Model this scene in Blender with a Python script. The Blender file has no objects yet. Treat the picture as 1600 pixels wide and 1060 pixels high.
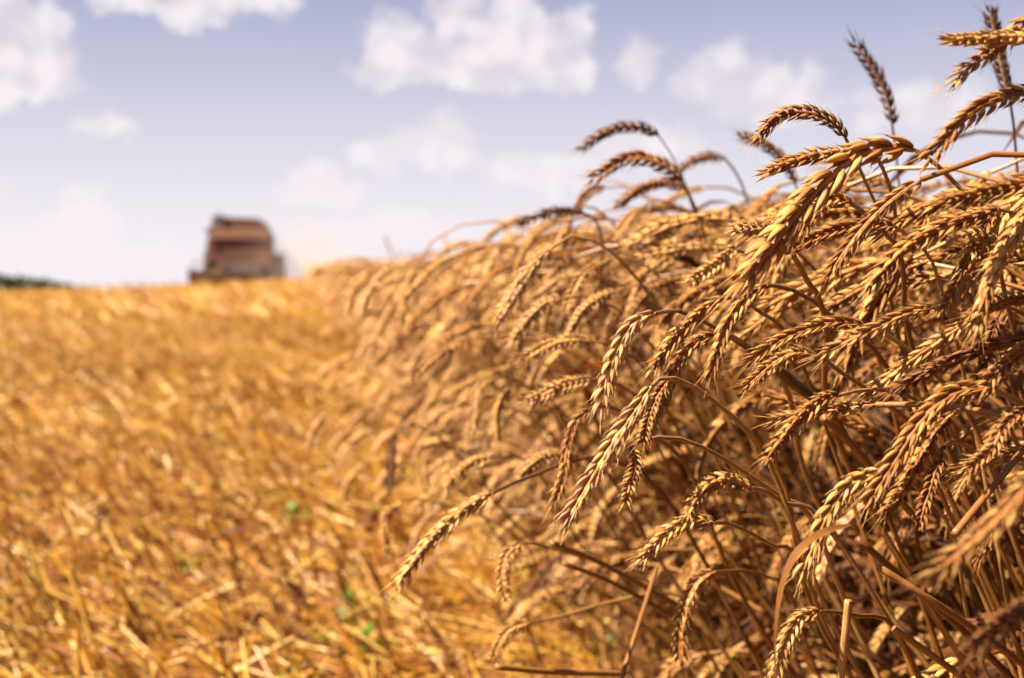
import bpy, bmesh, math, random
import numpy as np
from mathutils import Vector, Matrix

R = math.radians
random.seed(7)
rng = np.random.default_rng(11)
scene = bpy.context.scene
COL = scene.collection

# ------------------------------------------------------------------ camera
CAM_H = 0.68
F_PX = 2222.0                       # focal length in pixels of the 1600 px wide photograph (50 mm)
YAW, PITCH = R(8.2), R(1.93)
cam_d = bpy.data.cameras.new('camera')
cam_d.lens = 50.0
cam_d.sensor_width = 36.0
cam_d.clip_start = 0.02
cam_d.clip_end = 4000.0
cam = bpy.data.objects.new('camera', cam_d)
COL.objects.link(cam)
cam.location = (0, 0, CAM_H)
cam.rotation_euler = (R(90) - PITCH, 0, -YAW)
cam_d.dof.use_dof = True
cam_d.dof.focus_distance = 0.77
cam_d.dof.aperture_fstop = 8.6
cam_d.dof.aperture_blades = 0
scene.camera = cam
scene.render.resolution_x, scene.render.resolution_y = 1024, 678

# ------------------------------------------------------------------ view, sun, sky
scene.view_settings.view_transform = 'Standard'
scene.view_settings.look = 'None'
scene.view_settings.gamma = 1.0
scene.view_settings.exposure = 2.35
scene.cycles.max_bounces = 8
scene.cycles.diffuse_bounces = 4
scene.cycles.transmission_bounces = 4
scene.cycles.volume_bounces = 1
scene.cycles.use_denoising = True

SUN_EL, SUN_AZ = R(50), R(-107)      # azimuth from +Y (down the crop edge), negative = left
sun_d = bpy.data.lights.new('sun', 'SUN')
sun_d.energy = 5.0
sun_d.angle = R(0.5)
sun_d.color = (1.0, 0.86, 0.65)
sun = bpy.data.objects.new('sun', sun_d)
COL.objects.link(sun)
SUN_DIR = Vector((math.sin(SUN_AZ) * math.cos(SUN_EL), math.cos(SUN_AZ) * math.cos(SUN_EL), math.sin(SUN_EL)))
sun.rotation_euler = SUN_DIR.to_track_quat('Z', 'Y').to_euler()
sun.location = (-6, 4, 9)

CAM_M = cam.rotation_euler.to_matrix()


def ray(px, py):
    """unit-depth ray of a photograph pixel, in the world"""
    return CAM_M @ Vector(((px - 800.0) / F_PX, (530.0 - py) / F_PX, -1.0))


def at(px, py, z):
    return Vector((0, 0, CAM_H)) + ray(px, py) * z


class NT:
    """tiny helper for node trees"""
    def __init__(self, tree):
        self.t = tree
        self.n = tree.nodes
        self.l = tree.links

    def put(self, sock, v):
        if isinstance(v, bpy.types.NodeSocket):
            self.l.new(v, sock)
        elif v is not None:
            sock.default_value = v

    def math(self, op, a, b=None, c=None, clamp=False):
        n = self.n.new('ShaderNodeMath')
        n.operation = op
        n.use_clamp = clamp
        self.put(n.inputs[0], a)
        self.put(n.inputs[1], b)
        self.put(n.inputs[2], c)
        return n.outputs[0]

    def vec(self, op, a, b=None, out=0):
        n = self.n.new('ShaderNodeVectorMath')
        n.operation = op
        self.put(n.inputs[0], a)
        if b is not None:
            self.put(n.inputs[1], b)
        return n.outputs['Value'] if out == 'v' else n.outputs[0]

    def noise(self, vec, scale, detail=4, rough=0.55, dist=0.0):
        n = self.n.new('ShaderNodeTexNoise')
        if vec is not None:
            self.l.new(vec, n.inputs['Vector'])
        n.inputs['Scale'].default_value = scale
        n.inputs['Detail'].default_value = detail
        n.inputs['Roughness'].default_value = rough
        n.inputs['Distortion'].default_value = dist
        return n.outputs['Fac']

    def mix(self, f, a, b, mode='MIX'):
        n = self.n.new('ShaderNodeMix')
        n.data_type = 'RGBA'
        n.blend_type = mode
        self.put(n.inputs[0], f)
        self.put(n.inputs[6], a)
        self.put(n.inputs[7], b)
        return n.outputs[2]

    def ramp(self, f, stops):
        n = self.n.new('ShaderNodeValToRGB')
        e = n.color_ramp.elements
        while len(e) < len(stops):
            e.new(0.5)
        for el, (p, c) in zip(e, stops):
            el.position = p
            el.color = (*c, 1) if len(c) == 3 else c
        self.put(n.inputs[0], f)
        return n.outputs[0]

    def mapr(self, v, a, b, c=0.0, d=1.0, kind='SMOOTHSTEP'):
        n = self.n.new('ShaderNodeMapRange')
        n.interpolation_type = kind
        self.put(n.inputs[0], v)
        for i, x in enumerate((a, b, c, d)):
            n.inputs[1 + i].default_value = x
        return n.outputs[0]


world = bpy.data.worlds.new('World')
scene.world = world
world.use_nodes = True
W = NT(world.node_tree)
W.n.clear()
w_out = W.n.new('ShaderNodeOutputWorld')
w_bg = W.n.new('ShaderNodeBackground')
W.l.new(w_bg.outputs[0], w_out.inputs[0])
w_sky = W.n.new('ShaderNodeTexSky')
w_sky.sky_type = 'NISHITA'
w_sky.sun_disc = False
w_sky.sun_elevation = SUN_EL
w_sky.sun_rotation = SUN_AZ
w_sky.air_density = 1.0
w_sky.dust_density = 1.5
w_sky.ozone_density = 1.5
SKY_K = 0.10
w_bg.inputs['Strength'].default_value = SKY_K
w_tc = W.n.new('ShaderNodeTexCoord')
w_dir = W.vec('NORMALIZE', w_tc.outputs['Generated'])
w_sep = W.n.new('ShaderNodeSeparateXYZ')
W.l.new(w_dir, w_sep.inputs[0])
w_az = W.math('ARCTAN2', w_sep.outputs[0], w_sep.outputs[1])
w_el = W.math('ARCSINE', w_sep.outputs[2])
w_cmb = W.n.new('ShaderNodeCombineXYZ')
W.l.new(w_az, w_cmb.inputs[0])
W.l.new(w_el, w_cmb.inputs[1])
# slight warping so that the cloud edges billow
warp = W.n.new('ShaderNodeTexNoise')
W.l.new(w_cmb.outputs[0], warp.inputs['Vector'])
warp.inputs['Scale'].default_value = 46
warp.inputs['Detail'].default_value = 7
warp.inputs['Roughness'].default_value = 0.60
w_off = W.vec('MULTIPLY', W.vec('SUBTRACT', warp.outputs['Color'], (0.5, 0.5, 0.5)), (0.046, 0.042, 0.0))
w_p = W.vec('ADD', w_cmb.outputs[0], w_off)

# each puff: photograph pixel, radius across, radius up (then turned into azimuth / elevation)
BOLD = [
    (10, 95, 95, 85), (55, 60, 55, 50), (20, 30, 55, 40), (70, 125, 48, 55), (-60, 110, 120, 100),
    (215, 5, 70, 26), (300, 18, 60, 38), (370, 8, 75, 40), (430, 0, 40, 20),
    (610, 75, 48, 48), (595, 115, 50, 40), (660, 95, 60, 55), (700, 45, 40, 50), (725, 15, 34, 42),
    (800, 30, 45, 60), (780, 90, 80, 62), (850, 70, 48, 55), (885, 105, 55, 52), (840, 125, 80, 42), (720, 125, 110, 34),
    (905, 40, 25, 34),
]
FAINT = [
    (995, 95, 32, 42), (1100, 125, 42, 48), (1140, 105, 42, 45), (1170, 140, 70, 52), (1260, 145, 45, 42), (1230, 165, 80, 36),
    (700, 215, 52, 42), (650, 225, 46, 34), (590, 238, 48, 26), (700, 248, 60, 26),
    (500, 280, 38, 36), (470, 295, 42, 28), (530, 300, 45, 24),
    (130, 330, 42, 40), (150, 355, 45, 30), (95, 355, 42, 28), (160, 202, 54, 18),
    (40, 400, 110, 42), (180, 410, 110, 40), (320, 415, 110, 26), (850, 270, 110, 36), (1010, 230, 110, 30), (1450, 170, 120, 40),
    (620, 360, 150, 30), (-120, 300, 110, 60), (1800, 120, 150, 70), (-260, 60, 120, 70), (1950, 330, 160, 50),
]


def puff_field(puffs, flat=0.0):
    best = None
    for px, py, rx, ry in puffs:
        d = ray(px, py).normalized()
        c = (math.atan2(d.x, d.y), math.asin(d.z), 0.0)
        s = (F_PX / (rx * 1.25), F_PX / (ry * 1.25), 0.0)
        q = W.vec('MULTIPLY', W.vec('SUBTRACT', w_p, c), s)
        if flat:                        # cumulus: flatter below than above
            q = W.vec('ADD', q, W.vec('MULTIPLY', W.vec('MINIMUM', q, (0, 0, 0)), (0, flat, 0)))
        ln = W.vec('LENGTH', q, out='v')
        f = W.math('SUBTRACT', 1.0, ln)
        best = f if best is None else W.math('MAXIMUM', best, f)
    return best


fine = W.noise(w_cmb.outputs[0], 95, 6, 0.62)
fine_c = W.math('SUBTRACT', fine, 0.5)
f_bold = W.math('MULTIPLY_ADD', fine_c, 0.55, puff_field(BOLD, 0.8))
f_faint = W.math('MULTIPLY_ADD', fine_c, 0.65, puff_field(FAINT))
a_bold = W.math('MULTIPLY', W.mapr(f_bold, 0.0, 0.44), 0.88)
a_faint = W.math('MULTIPLY', W.mapr(f_faint, 0.0, 0.55), 0.76)
alpha = W.math('MAXIMUM', a_bold, a_faint)
# relief: the same noise sampled a little towards the sun
lit_p = W.vec('ADD', w_cmb.outputs[0], (-0.010, 0.012, 0.0))
relief = W.math('SUBTRACT', W.noise(w_cmb.outputs[0], 34, 5, 0.55), W.noise(lit_p, 34, 5, 0.55))
shade = W.math('MAXIMUM', W.mapr(relief, -0.14, 0.12, kind='LINEAR'), W.mapr(w_el, 0.05, 0.19, 0.85, 0.0))
cloud_c = W.mix(shade, (1.46, 1.34, 1.50, 1), (1.92, 1.77, 1.80, 1))
# thin summer haze in the sky, thickest at the horizon
sky_c = W.mix(1.0, w_sky.outputs[0], (0.321, 0.287, 0.296, 1), 'MULTIPLY')
hz = W.math('MULTIPLY', W.mapr(w_el, 0.0, 0.26, 0.96, 0.84), W.mapr(w_el, 0.28, 0.70, 1.0, 0.0))
hz_c = W.mix(W.mapr(w_el, 0.0, 0.27), (1.84, 1.75, 1.85, 1), (0.68, 0.72, 1.13, 1))
sky_c = W.mix(hz, sky_c, hz_c)
sky_c = W.mix(alpha, sky_c, cloud_c)
W.l.new(sky_c, w_bg.inputs['Color'])


# ------------------------------------------------------------------ tagging helpers
def tag(o, label=None, cat=None, group=None, kind=None):
    if label:
        o['label'] = label
    if cat:
        o['category'] = cat
    if group:
        o['group'] = group
    if kind:
        o['kind'] = kind
    return o


def empty(name, loc):
    o = bpy.data.objects.new(name, None)
    o.empty_display_size = 0.05
    COL.objects.link(o)
    o.location = loc
    return o


def np_mesh(name, V, faces, mat, parent=None, col=None, smooth=True):
    """faces: list of int arrays (n,3) / (n,4). col: (nv,4) per-vertex attribute 'data'. One mesh object."""
    me = bpy.data.meshes.new(name)
    V = np.asarray(V, dtype=np.float32)
    faces = [np.asarray(f, dtype=np.int32) for f in faces if len(f)]
    nl = sum(f.size for f in faces)
    npol = sum(len(f) for f in faces)
    me.vertices.add(len(V))
    me.vertices.foreach_set('co', V.ravel())
    me.loops.add(nl)
    me.loops.foreach_set('vertex_index', np.concatenate([f.ravel() for f in faces]))
    me.polygons.add(npol)
    tot = np.concatenate([np.full(len(f), f.shape[1], np.int32) for f in faces])
    st = np.concatenate([[0], np.cumsum(tot)[:-1]]).astype(np.int32)
    me.polygons.foreach_set('loop_start', st)
    me.polygons.foreach_set('loop_total', tot)
    me.polygons.foreach_set('use_smooth', np.full(npol, smooth))
    if col is not None:
        a = me.attributes.new('data', 'FLOAT_COLOR', 'POINT')
        a.data.foreach_set('color', np.asarray(col, np.float32).ravel())
    me.update(calc_edges=True)
    me.materials.append(mat)
    o = bpy.data.objects.new(name, me)
    COL.objects.link(o)
    if parent is not None:
        o.parent = parent
        o.matrix_parent_inverse = Matrix.Identity(4)
        if parent.type == 'EMPTY':
            me.transform(Matrix.Translation(-Vector(parent.location)))
    return o


# ------------------------------------------------------------------ materials
def new_mat(name):
    m = bpy.data.materials.new(name)
    m.use_nodes = True
    nt = NT(m.node_tree)
    nt.n.clear()
    out = nt.n.new('ShaderNodeOutputMaterial')
    return m, nt, out


def straw_material(name, stops, trans, rough, spec=0.35, floret=False, fibre=0.0, tcol=(1.0, 0.72, 0.40)):
    m, T, out = new_mat(name)
    at_ = T.n.new('ShaderNodeAttribute')
    at_.attribute_name = 'data'
    sep = T.n.new('ShaderNodeSeparateColor')
    T.l.new(at_.outputs['Color'], sep.inputs[0])
    tone, along, rnd = sep.outputs
    around = at_.outputs['Alpha']
    var = T.mapr(tone, 0.0, 0.3, 0.04, 0.44) if floret else 0.22
    t2 = T.math('MULTIPLY_ADD', T.math('SUBTRACT', rnd, 0.5), var, tone, clamp=True)
    c = T.ramp(t2, stops)
    tc = T.n.new('ShaderNodeTexCoord')
    if floret:
        # husk: browner at its foot with shade of the gaps painted in, paper-pale towards the tip, fine veins along it
        c = T.mix(T.mapr(along, 0.0, 0.46, 0.68, 0.0), c, (0.13, 0.045, 0.012, 1))
        c = T.mix(T.math('MULTIPLY', T.mapr(along, 0.50, 0.95, 0.0, 0.66), T.mapr(tone, 0.1, 0.45, 0.0, 1.0)), c, (0.66, 0.405, 0.140, 1))
        wz = T.noise(tc.outputs['Object'], 75, 4, 0.6)
        c = T.mix(T.math('MULTIPLY', T.mapr(wz, 0.50, 0.72, 0.0, 0.34), T.mapr(tone, 0.1, 0.45, 0.0, 1.0)), c, (0.20, 0.115, 0.065, 1))
        veins = T.math('SINE', T.math('MULTIPLY', around, 6.2832 * 9))
        c = T.mix(T.mapr(veins, 0.1, 1.0, 0.0, 0.36, 'LINEAR'), c, (0.18, 0.07, 0.02, 1))
    if fibre and not floret:
        bl = T.noise(tc.outputs['Object'], 130, 4, 0.65)
        c = T.mix(T.mapr(bl, 0.42, 0.68, 0.0, 0.5), c, (0.13, 0.05, 0.014, 1))
        vn = T.math('SINE', T.math('MULTIPLY', around, 6.2832 * 6.5))
        c = T.mix(T.mapr(vn, -0.3, 1.0, 0.0, 0.30, 'LINEAR'), c, (0.16, 0.065, 0.018, 1))
    sp = T.noise(tc.outputs['Object'], 420, 3, 0.6)
    c = T.mix(T.mapr(sp, 0.56, 0.75, 0.0, 0.45), c, (0.11, 0.042, 0.015, 1))
    p = T.n.new('ShaderNodeBsdfPrincipled')
    T.put(p.inputs['Base Color'], c)
    p.inputs['Roughness'].default_value = rough
    p.inputs['Specular IOR Level'].default_value = spec
    if fibre:
        st = T.math('SINE', T.math('MULTIPLY', around, 6.2832 * 7))
        hgt = T.math('ADD', T.math('MULTIPLY', st, 0.5), sp)
        b = T.n.new('ShaderNodeBump')
        b.inputs['Strength'].default_value = fibre
        b.inputs['Distance'].default_value = 0.0004
        T.l.new(hgt, b.inputs['Height'])
        T.l.new(b.outputs[0], p.inputs['Normal'])
    tr = T.n.new('ShaderNodeBsdfTranslucent')
    T.put(tr.inputs['Color'], T.mix(1.0, c, (*tcol, 1), 'MULTIPLY'))
    mx = T.n.new('ShaderNodeMixShader')
    mx.inputs[0].default_value = trans
    T.l.new(p.outputs[0], mx.inputs[1])
    T.l.new(tr.outputs[0], mx.inputs[2])
    T.l.new(mx.outputs[0], out.inputs[0])
    return m


EAR_STOPS = [(0.0, (0.033, 0.013, 0.007)), (0.22, (0.165, 0.051, 0.011)), (0.5, (0.345, 0.129, 0.026)),
             (0.80, (0.65, 0.385, 0.110)), (0.93, (0.70, 0.45, 0.190)), (1.0, (0.56, 0.30, 0.18))]
STEM_STOPS = [(0.0, (0.026, 0.009, 0.003)), (0.35, (0.093, 0.030, 0.006)), (0.7, (0.206, 0.087, 0.018)), (1.0, (0.338, 0.197, 0.072))]
LEAF_STOPS = [(0.0, (0.021, 0.006, 0.002)), (0.35, (0.076, 0.019, 0.003)), (0.7, (0.179, 0.061, 0.011)), (1.0, (0.281, 0.151, 0.049))]
STUB_STOPS = [(0.0, (0.062, 0.016, 0.003)), (0.3, (0.217, 0.068, 0.007)), (0.62, (0.373, 0.177, 0.018)), (1.0, (0.539, 0.370, 0.105))]
M_EAR = straw_material('wheat_husk', EAR_STOPS, 0.22, 0.52, 0.30, floret=True, fibre=0.9)
M_AWN = straw_material('wheat_awn', EAR_STOPS, 0.25, 0.5)
M_STEM = straw_material('wheat_straw', STEM_STOPS, 0.12, 0.36, 0.5, fibre=0.4)
M_LEAF = straw_material('dry_leaf', LEAF_STOPS, 0.42, 0.55, 0.25, fibre=0.7)
M_STUB = straw_material('cut_straw', STUB_STOPS, 0.24, 0.26, 0.5)


def plain(name, col, rough=0.5, metal=0.0, spec=0.5, dirt=0.0, dirt_col=(0.25, 0.16, 0.09), scale=3.0):
    m, T, out = new_mat(name)
    p = T.n.new('ShaderNodeBsdfPrincipled')
    c = (*col, 1)
    if dirt:
        tc = T.n.new('ShaderNodeTexCoord')
        n = T.noise(tc.outputs['Object'], scale, 6, 0.65)
        c = T.mix(T.mapr(n, 0.42, 0.72, 0.0, dirt), c, (*dirt_col, 1))
        T.put(p.inputs['Roughness'], T.mapr(n, 0.3, 0.7, rough, min(1, rough + 0.25), 'LINEAR'))
    else:
        p.inputs['Roughness'].default_value = rough
    T.put(p.inputs['Base Color'], c)
    p.inputs['Metallic'].default_value = metal
    p.inputs['Specular IOR Level'].default_value = spec
    T.l.new(p.outputs[0], out.inputs[0])
    return m


# ------------------------------------------------------------------ terrain
def ground_z(x, y):
    x = np.asarray(x, float)
    y = np.asarray(y, float)
    crest = 0.95 + 0.047 * np.clip(x, -30, 4)
    t = np.clip(y / 60.0, 0, 1)
    rise = crest * (0.72 * t + 0.28 * t * t * (3 - 2 * t))
    past = np.clip(y - 60, 0, None)
    fall = np.where(past < 20, past * past / 40 * 0.012, (past - 10) * 0.012)
    fall = np.minimum(fall, 5.0)
    return rise - fall + 0.008 * np.sin(x * 2.1 + 1) * np.sin(y * 1.7) * np.exp(-np.abs(y) / 30)


def gz(x, y):
    return float(ground_z(x, y))


def axis(lo, hi, fine_lo, fine_hi, fine_step, grow=1.25):
    a = list(np.arange(fine_lo, fine_hi + 1e-6, fine_step))
    s = fine_step
    while a[-1] < hi:
        s *= grow
        a.append(min(hi, a[-1] + s))
    s = fine_step
    b = []
    c = fine_lo
    while c > lo:
        s *= grow
        c = max(lo, c - s)
        b.append(c)
    return np.array(b[::-1] + a)


gx = axis(-1500, 1500, -6, 5, 0.22)
gy = axis(-300, 2500, -1, 70, 0.5)
GX, GY = np.meshgrid(gx, gy)
GV = np.stack([GX.ravel(), GY.ravel(), ground_z(GX, GY).ravel()], 1)
nx, ny = len(gx), len(gy)
ii = np.arange(nx * ny).reshape(ny, nx)
GF = np.stack([ii[:-1, :-1].ravel(), ii[:-1, 1:].ravel(), ii[1:, 1:].ravel(), ii[1:, :-1].ravel()], 1)
m, T, out = new_mat('field_soil')
tc = T.n.new('ShaderNodeTexCoord')
n1 = T.noise(tc.outputs['Object'], 1.3, 5, 0.6)
n2 = T.noise(tc.outputs['Object'], 38, 5, 0.7)
n3 = T.noise(tc.outputs['Object'], 0.35, 4, 0.6, 0.6)
c = T.ramp(n2, [(0.30, (0.028, 0.009, 0.003)), (0.48, (0.092, 0.031, 0.0065)), (0.62, (0.20, 0.088, 0.015)), (0.8, (0.30, 0.175, 0.042))])
c = T.mix(T.mapr(n1, 0.46, 0.66, 0.0, 0.55), c, (0.13, 0.038, 0.007, 1))
c = T.mix(T.mapr(n3, 0.42, 0.62, 0.0, 0.50), c, (0.29, 0.14, 0.022, 1))
p = T.n.new('ShaderNodeBsdfPrincipled')
T.put(p.inputs['Base Color'], c)
p.inputs['Roughness'].default_value = 0.85
p.inputs['Specular IOR Level'].default_value = 0.2
b = T.n.new('ShaderNodeBump')
b.inputs['Strength'].default_value = 0.8
b.inputs['Distance'].default_value = 0.02
T.l.new(n2, b.inputs['Height'])
T.l.new(b.outputs[0], p.inputs['Normal'])
T.l.new(p.outputs[0], out.inputs[0])
g = np_mesh('ground', GV, [GF], m)
tag(g, kind='structure')


# ------------------------------------------------------------------ ear templates (u along the ear, a across, b through)
def floret(nr, ns, length, wid, thk):
    """closed pointed husk along +z, tip bent outwards (+x); returns verts, faces, (along, around)"""
    V = [(0, 0, 0)]
    A = [(0.0, 0.5)]
    for r in range(nr):
        t = (r + 0.7) / (nr + 0.35)
        rad = (math.sin(math.pi * min(1, t ** 0.68)) ** 0.92) if t < 0.97 else 0.08
        rad = max(rad, 0.07)
        bend = 0.11 * math.sin(math.pi * t) + 0.10 * t ** 3
        for s in range(ns):
            ph = 2 * math.pi * s / ns
            cx, sy = math.cos(ph), math.sin(ph)
            keel = 1.0 + 0.22 * max(0, cx) ** 3
            V.append((bend * length + rad * thk * 0.5 * cx * keel, rad * wid * 0.5 * sy, t * length))
            A.append((t, abs((ph / math.pi) - 1.0)))
    V.append((0.14 * length, 0, length * 1.06))
    A.append((1.0, 0.5))
    F4, F3 = [], []
    for r in range(nr - 1):
        for s in range(ns):
            a = 1 + r * ns + s
            b_ = 1 + r * ns + (s + 1) % ns
            F4.append((a, b_, b_ + ns, a + ns))
    for s in range(ns):
        F3.append((0, 1 + (s + 1) % ns, 1 + s))
        o = 1 + (nr - 1) * ns
        F3.append((o + s, o + (s + 1) % ns, len(V) - 1))
    return np.array(V), np.array(F4).reshape(-1, 4), np.array(F3), np.array(A)


def ear_template(seed, nsp, nr, ns, per, length=0.092, fat=1.0, shed=0.03, grain=1.0):
    """a spike of alternating spikelets; also the awns (thin bristles) as a second template"""
    r = random.Random(seed)
    Vs, F4s, F3s, Cs = [], [], [], []
    AV, AF, AC = [], [], []
    nv = 0
    na = 0
    offs = {4: (-1.15, -0.42, 0.42, 1.15), 3: (-1.0, 0.0, 1.0), 2: (-0.6, 0.6), 1: (0.0,)}[per]
    for i in range(nsp + 1):
        u = (i + 0.15) / (nsp + 0.6)
        env = 0.62 + 0.42 * math.sin(math.pi * min(1, (u + 0.10) * 0.86)) ** 0.8 if u < 0.97 else 0.66
        env *= fat
        side = 1 if i % 2 else -1
        last = i == nsp
        for k, o in enumerate(offs):
            ln = 0.0112 * (0.80 + 0.40 * r.random()) * (0.72 + 0.35 * env)
            if per == 4 and abs(o) < 1:
                ln *= 1.06
            w = (0.0043 if per >= 3 else 0.0066) * env * (0.78 + 0.42 * r.random())
            th = (0.0031 if per >= 3 else 0.0054) * env
            v, f4, f3, a = floret(nr, ns, ln * grain, w * grain, th * grain)
            tilt = R(20 + 9 * r.random()) * (1.0 if not last else 0.25) * (1 - 0.38 * min(1, abs(o)))
            fan = R(17) * o + R(14) * (r.random() - 0.5)
            if r.random() < 0.10:
                tilt += R(14) * r.random()
            if r.random() < shed and not last:
                continue
            # x -> outwards (a*side), y -> b, z -> along
            ct, st = math.cos(tilt), math.sin(tilt)
            x = v[:, 0] * ct + v[:, 2] * st
            z = -v[:, 0] * st + v[:, 2] * ct
            cf, sf = math.cos(fan), math.sin(fan)
            y = v[:, 1] * cf + z * sf
            z2 = -v[:, 1] * sf + z * cf
            base_a = 0.0010 * env if not last else 0.0
            out_v = np.stack([u + (z2 + 0.0007 * r.random()) / length,
                              side * (base_a + x * (1 - 0.12 * abs(o))), o * 0.0017 * env + y], 1)
            Vs.append(out_v)
            q4, q3 = f4 + nv, f3 + nv
            if side < 0:
                q4, q3 = q4[:, ::-1], q3[:, ::-1]
            F4s.append(q4)
            F3s.append(q3)
            fr = r.random()
            Cs.append(np.stack([np.zeros(len(v)), a[:, 0], np.full(len(v), fr), a[:, 1]], 1))
            nv += len(v)
            # awn
            la = (0.0015 + 0.004 * r.random()) + (0.012 * r.random() if u > 0.82 and r.random() < 0.55 else 0)
            if r.random() < (0.8 if u < 0.8 else 1.0):
                tip = out_v[-1]
                d = out_v[-1] - out_v[0]
                d = d * np.array([length, 1, 1])
                d /= np.linalg.norm(d)
                d = d + np.array([0.15, 0.25 * (r.random() - 0.3) * side, 0.35 * (r.random() - 0.5)])
                w0 = 0.00022
                e = np.array([0, w0, 0]), np.array([0, 0, w0])
                q = [tip - e[0] - [0.0010 / length, 0, 0], tip + e[0] - [0.0010 / length, 0, 0], tip + e[1] - [0.0010 / length, 0, 0]]
                mid = tip + d * la * 0.6 / np.array([length, 1, 1])
                q += [mid - e[0] * 0.6, mid + e[0] * 0.6, mid + e[1] * 0.6]
                end = tip + (d * la + np.array([0, 0, la * 0.12 * (r.random() - 0.5)])) / np.array([length, 1, 1])
                q.append(end)
                AV += q
                for s in range(3):
                    s2 = (s + 1) % 3
                    AF.append((na + s, na + s2, na + 3 + s2))
                    AF.append((na + s, na + 3 + s2, na + 3 + s))
                    AF.append((na + 3 + s, na + 3 + s2, na + 6))
                AC += [(0, 0.8, fr, 0.5)] * 7
                na += 7
    # the rachis inside
    k = 12
    for j in range(k):
        for q in range(5):
            ph = 2 * math.pi * q / 5
            rr = 0.0019 * (0.5 + 0.6 * math.sin(math.pi * (j + .5) / k)) * fat
            Vs.append(np.array([[j / (k - 1) * 0.97, rr * math.cos(ph), rr * 1.3 * math.sin(ph)]]))
            Cs.append(np.array([[0, .15, .3, .5]]))
    F4s.append(np.array([(nv + j * 5 + q, nv + j * 5 + (q + 1) % 5, nv + (j + 1) * 5 + (q + 1) % 5, nv + (j + 1) * 5 + q) for j in range(k - 1) for q in range(5)]))
    nv += k * 5
    return dict(V=np.concatenate(Vs), F4=np.concatenate(F4s), F3=np.concatenate(F3s), C=np.concatenate(Cs),
                AV=np.array(AV), AF=np.array(AF), AC=np.array(AC), length=length)


def tube_template(nsp, ns=5):
    """far ears: one bumpy spindle"""
    V, C, F4 = [], [], []
    nr = nsp
    for i in range(nr):
        u = i / (nr - 1)
        rr = 0.0058 * (0.35 + 0.75 * math.sin(math.pi * min(1, 0.12 + 0.80 * u)) ** 0.8) * (1.18 if i % 2 else 0.82)
        for s in range(ns):
            ph = 2 * math.pi * s / ns + (0.5 if i % 2 else 0)
            V.append((u, rr * 1.1 * math.cos(ph), rr * 0.85 * math.sin(ph)))
            C.append((0, 0.5 + 0.4 * (i % 2), ((i * 7 + s * 3) % 10) / 10, s / ns))
    for i in range(nr - 1):
        for s in range(ns):
            a, b_ = i * ns + s, i * ns + (s + 1) % ns
            F4.append((a, b_, b_ + ns, a + ns))
    return dict(V=np.array(V), F4=np.array(F4), F3=np.zeros((0, 3), int), C=np.array(C), AV=None, length=0.092)


T_HERO = [ear_template(s, (20, 23, 25, 22, 24, 17, 20, 23)[s], 7, 8, 3, grain=(1.06, 1, .95, 1, .95, 1.18, 1.08, 1)[s], fat=0.95 + 0.05 * (s % 3), shed=(.02, .05, .02, .16, .03, .03, .08, .02)[s]) for s in range(8)]
T_NEAR = [ear_template(20 + s, 22, 5, 6, 3, shed=.04) for s in range(5)]
T_MID = [ear_template(40 + s, 22, 3, 5, 2, fat=1.1) for s in range(4)]
for t_ in T_MID:
    t_['C'][:, 1] = .42 + .58 * t_['C'][:, 1]
for t_ in T_NEAR:
    t_['C'][:, 1] = .22 + .78 * t_['C'][:, 1]
T_FAR = [tube_template(13, 5)]
T_VFAR = [tube_template(7, 4)]


# ------------------------------------------------------------------ curves and frames
def frames_planar(theta, phi, lens, start):
    """theta (P,n) angle from vertical at n points; phi (P,) heading; lens (P,n-1) steps. -> pos, N, B (P,n,3)"""
    P, n = theta.shape
    h = np.stack([np.sin(phi), np.cos(phi), np.zeros(P)], 1)[:, None, :]
    z = np.array([0, 0, 1.0])[None, None, :]
    Tn = np.sin(theta)[..., None] * h + np.cos(theta)[..., None] * z
    seg = 0.5 * (Tn[:, 1:] + Tn[:, :-1]) * lens[..., None]
    pos = np.concatenate([np.zeros((P, 1, 3)), np.cumsum(seg, 1)], 1) + start[:, None, :]
    N = np.cos(theta)[..., None] * h - np.sin(theta)[..., None] * z
    B = np.broadcast_to(np.cross(h, np.broadcast_to(z, h.shape)), N.shape)
    return pos, N, B


def frames_path(pts, ref=None):
    """parallel transported frame along one polyline (n,3)"""
    pts = np.asarray(pts, float)
    Tn = np.gradient(pts, axis=0)
    Tn /= np.linalg.norm(Tn, axis=1)[:, None]
    r = np.array(ref if ref is not None else (0.3, 1.0, 0.2), float)
    N = np.zeros_like(pts)
    n0 = r - Tn[0] * r.dot(Tn[0])
    N[0] = n0 / np.linalg.norm(n0)
    for i in range(1, len(pts)):
        v = N[i - 1] - Tn[i] * N[i - 1].dot(Tn[i])
        N[i] = v / np.linalg.norm(v)
    return N, np.cross(Tn, N)


def spin(N, B, tw):
    tw = np.asarray(tw)[..., None]
    return N * np.cos(tw) + B * np.sin(tw), -N * np.sin(tw) + B * np.cos(tw)


def catmull(pts, n):
    pts = [np.array(p, float) for p in pts]
    P = [2 * pts[0] - pts[1]] + pts + [2 * pts[-1] - pts[-2]]
    res = []
    k = len(pts) - 1
    for i in range(k):
        p0, p1, p2, p3 = P[i:i + 4]
        for j in range(12):
            t = j / 12
            res.append(0.5 * ((2 * p1) + (-p0 + p2) * t + (2 * p0 - 5 * p1 + 4 * p2 - p3) * t * t + (-p0 + 3 * p1 - 3 * p2 + p3) * t ** 3))
    res.append(pts[-1])
    res = np.array(res)
    d = np.concatenate([[0], np.cumsum(np.linalg.norm(np.diff(res, axis=0), axis=1))])
    s = np.linspace(0, d[-1], n)
    return np.stack([np.interp(s, d, res[:, c]) for c in range(3)], 1), d[-1]


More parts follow.
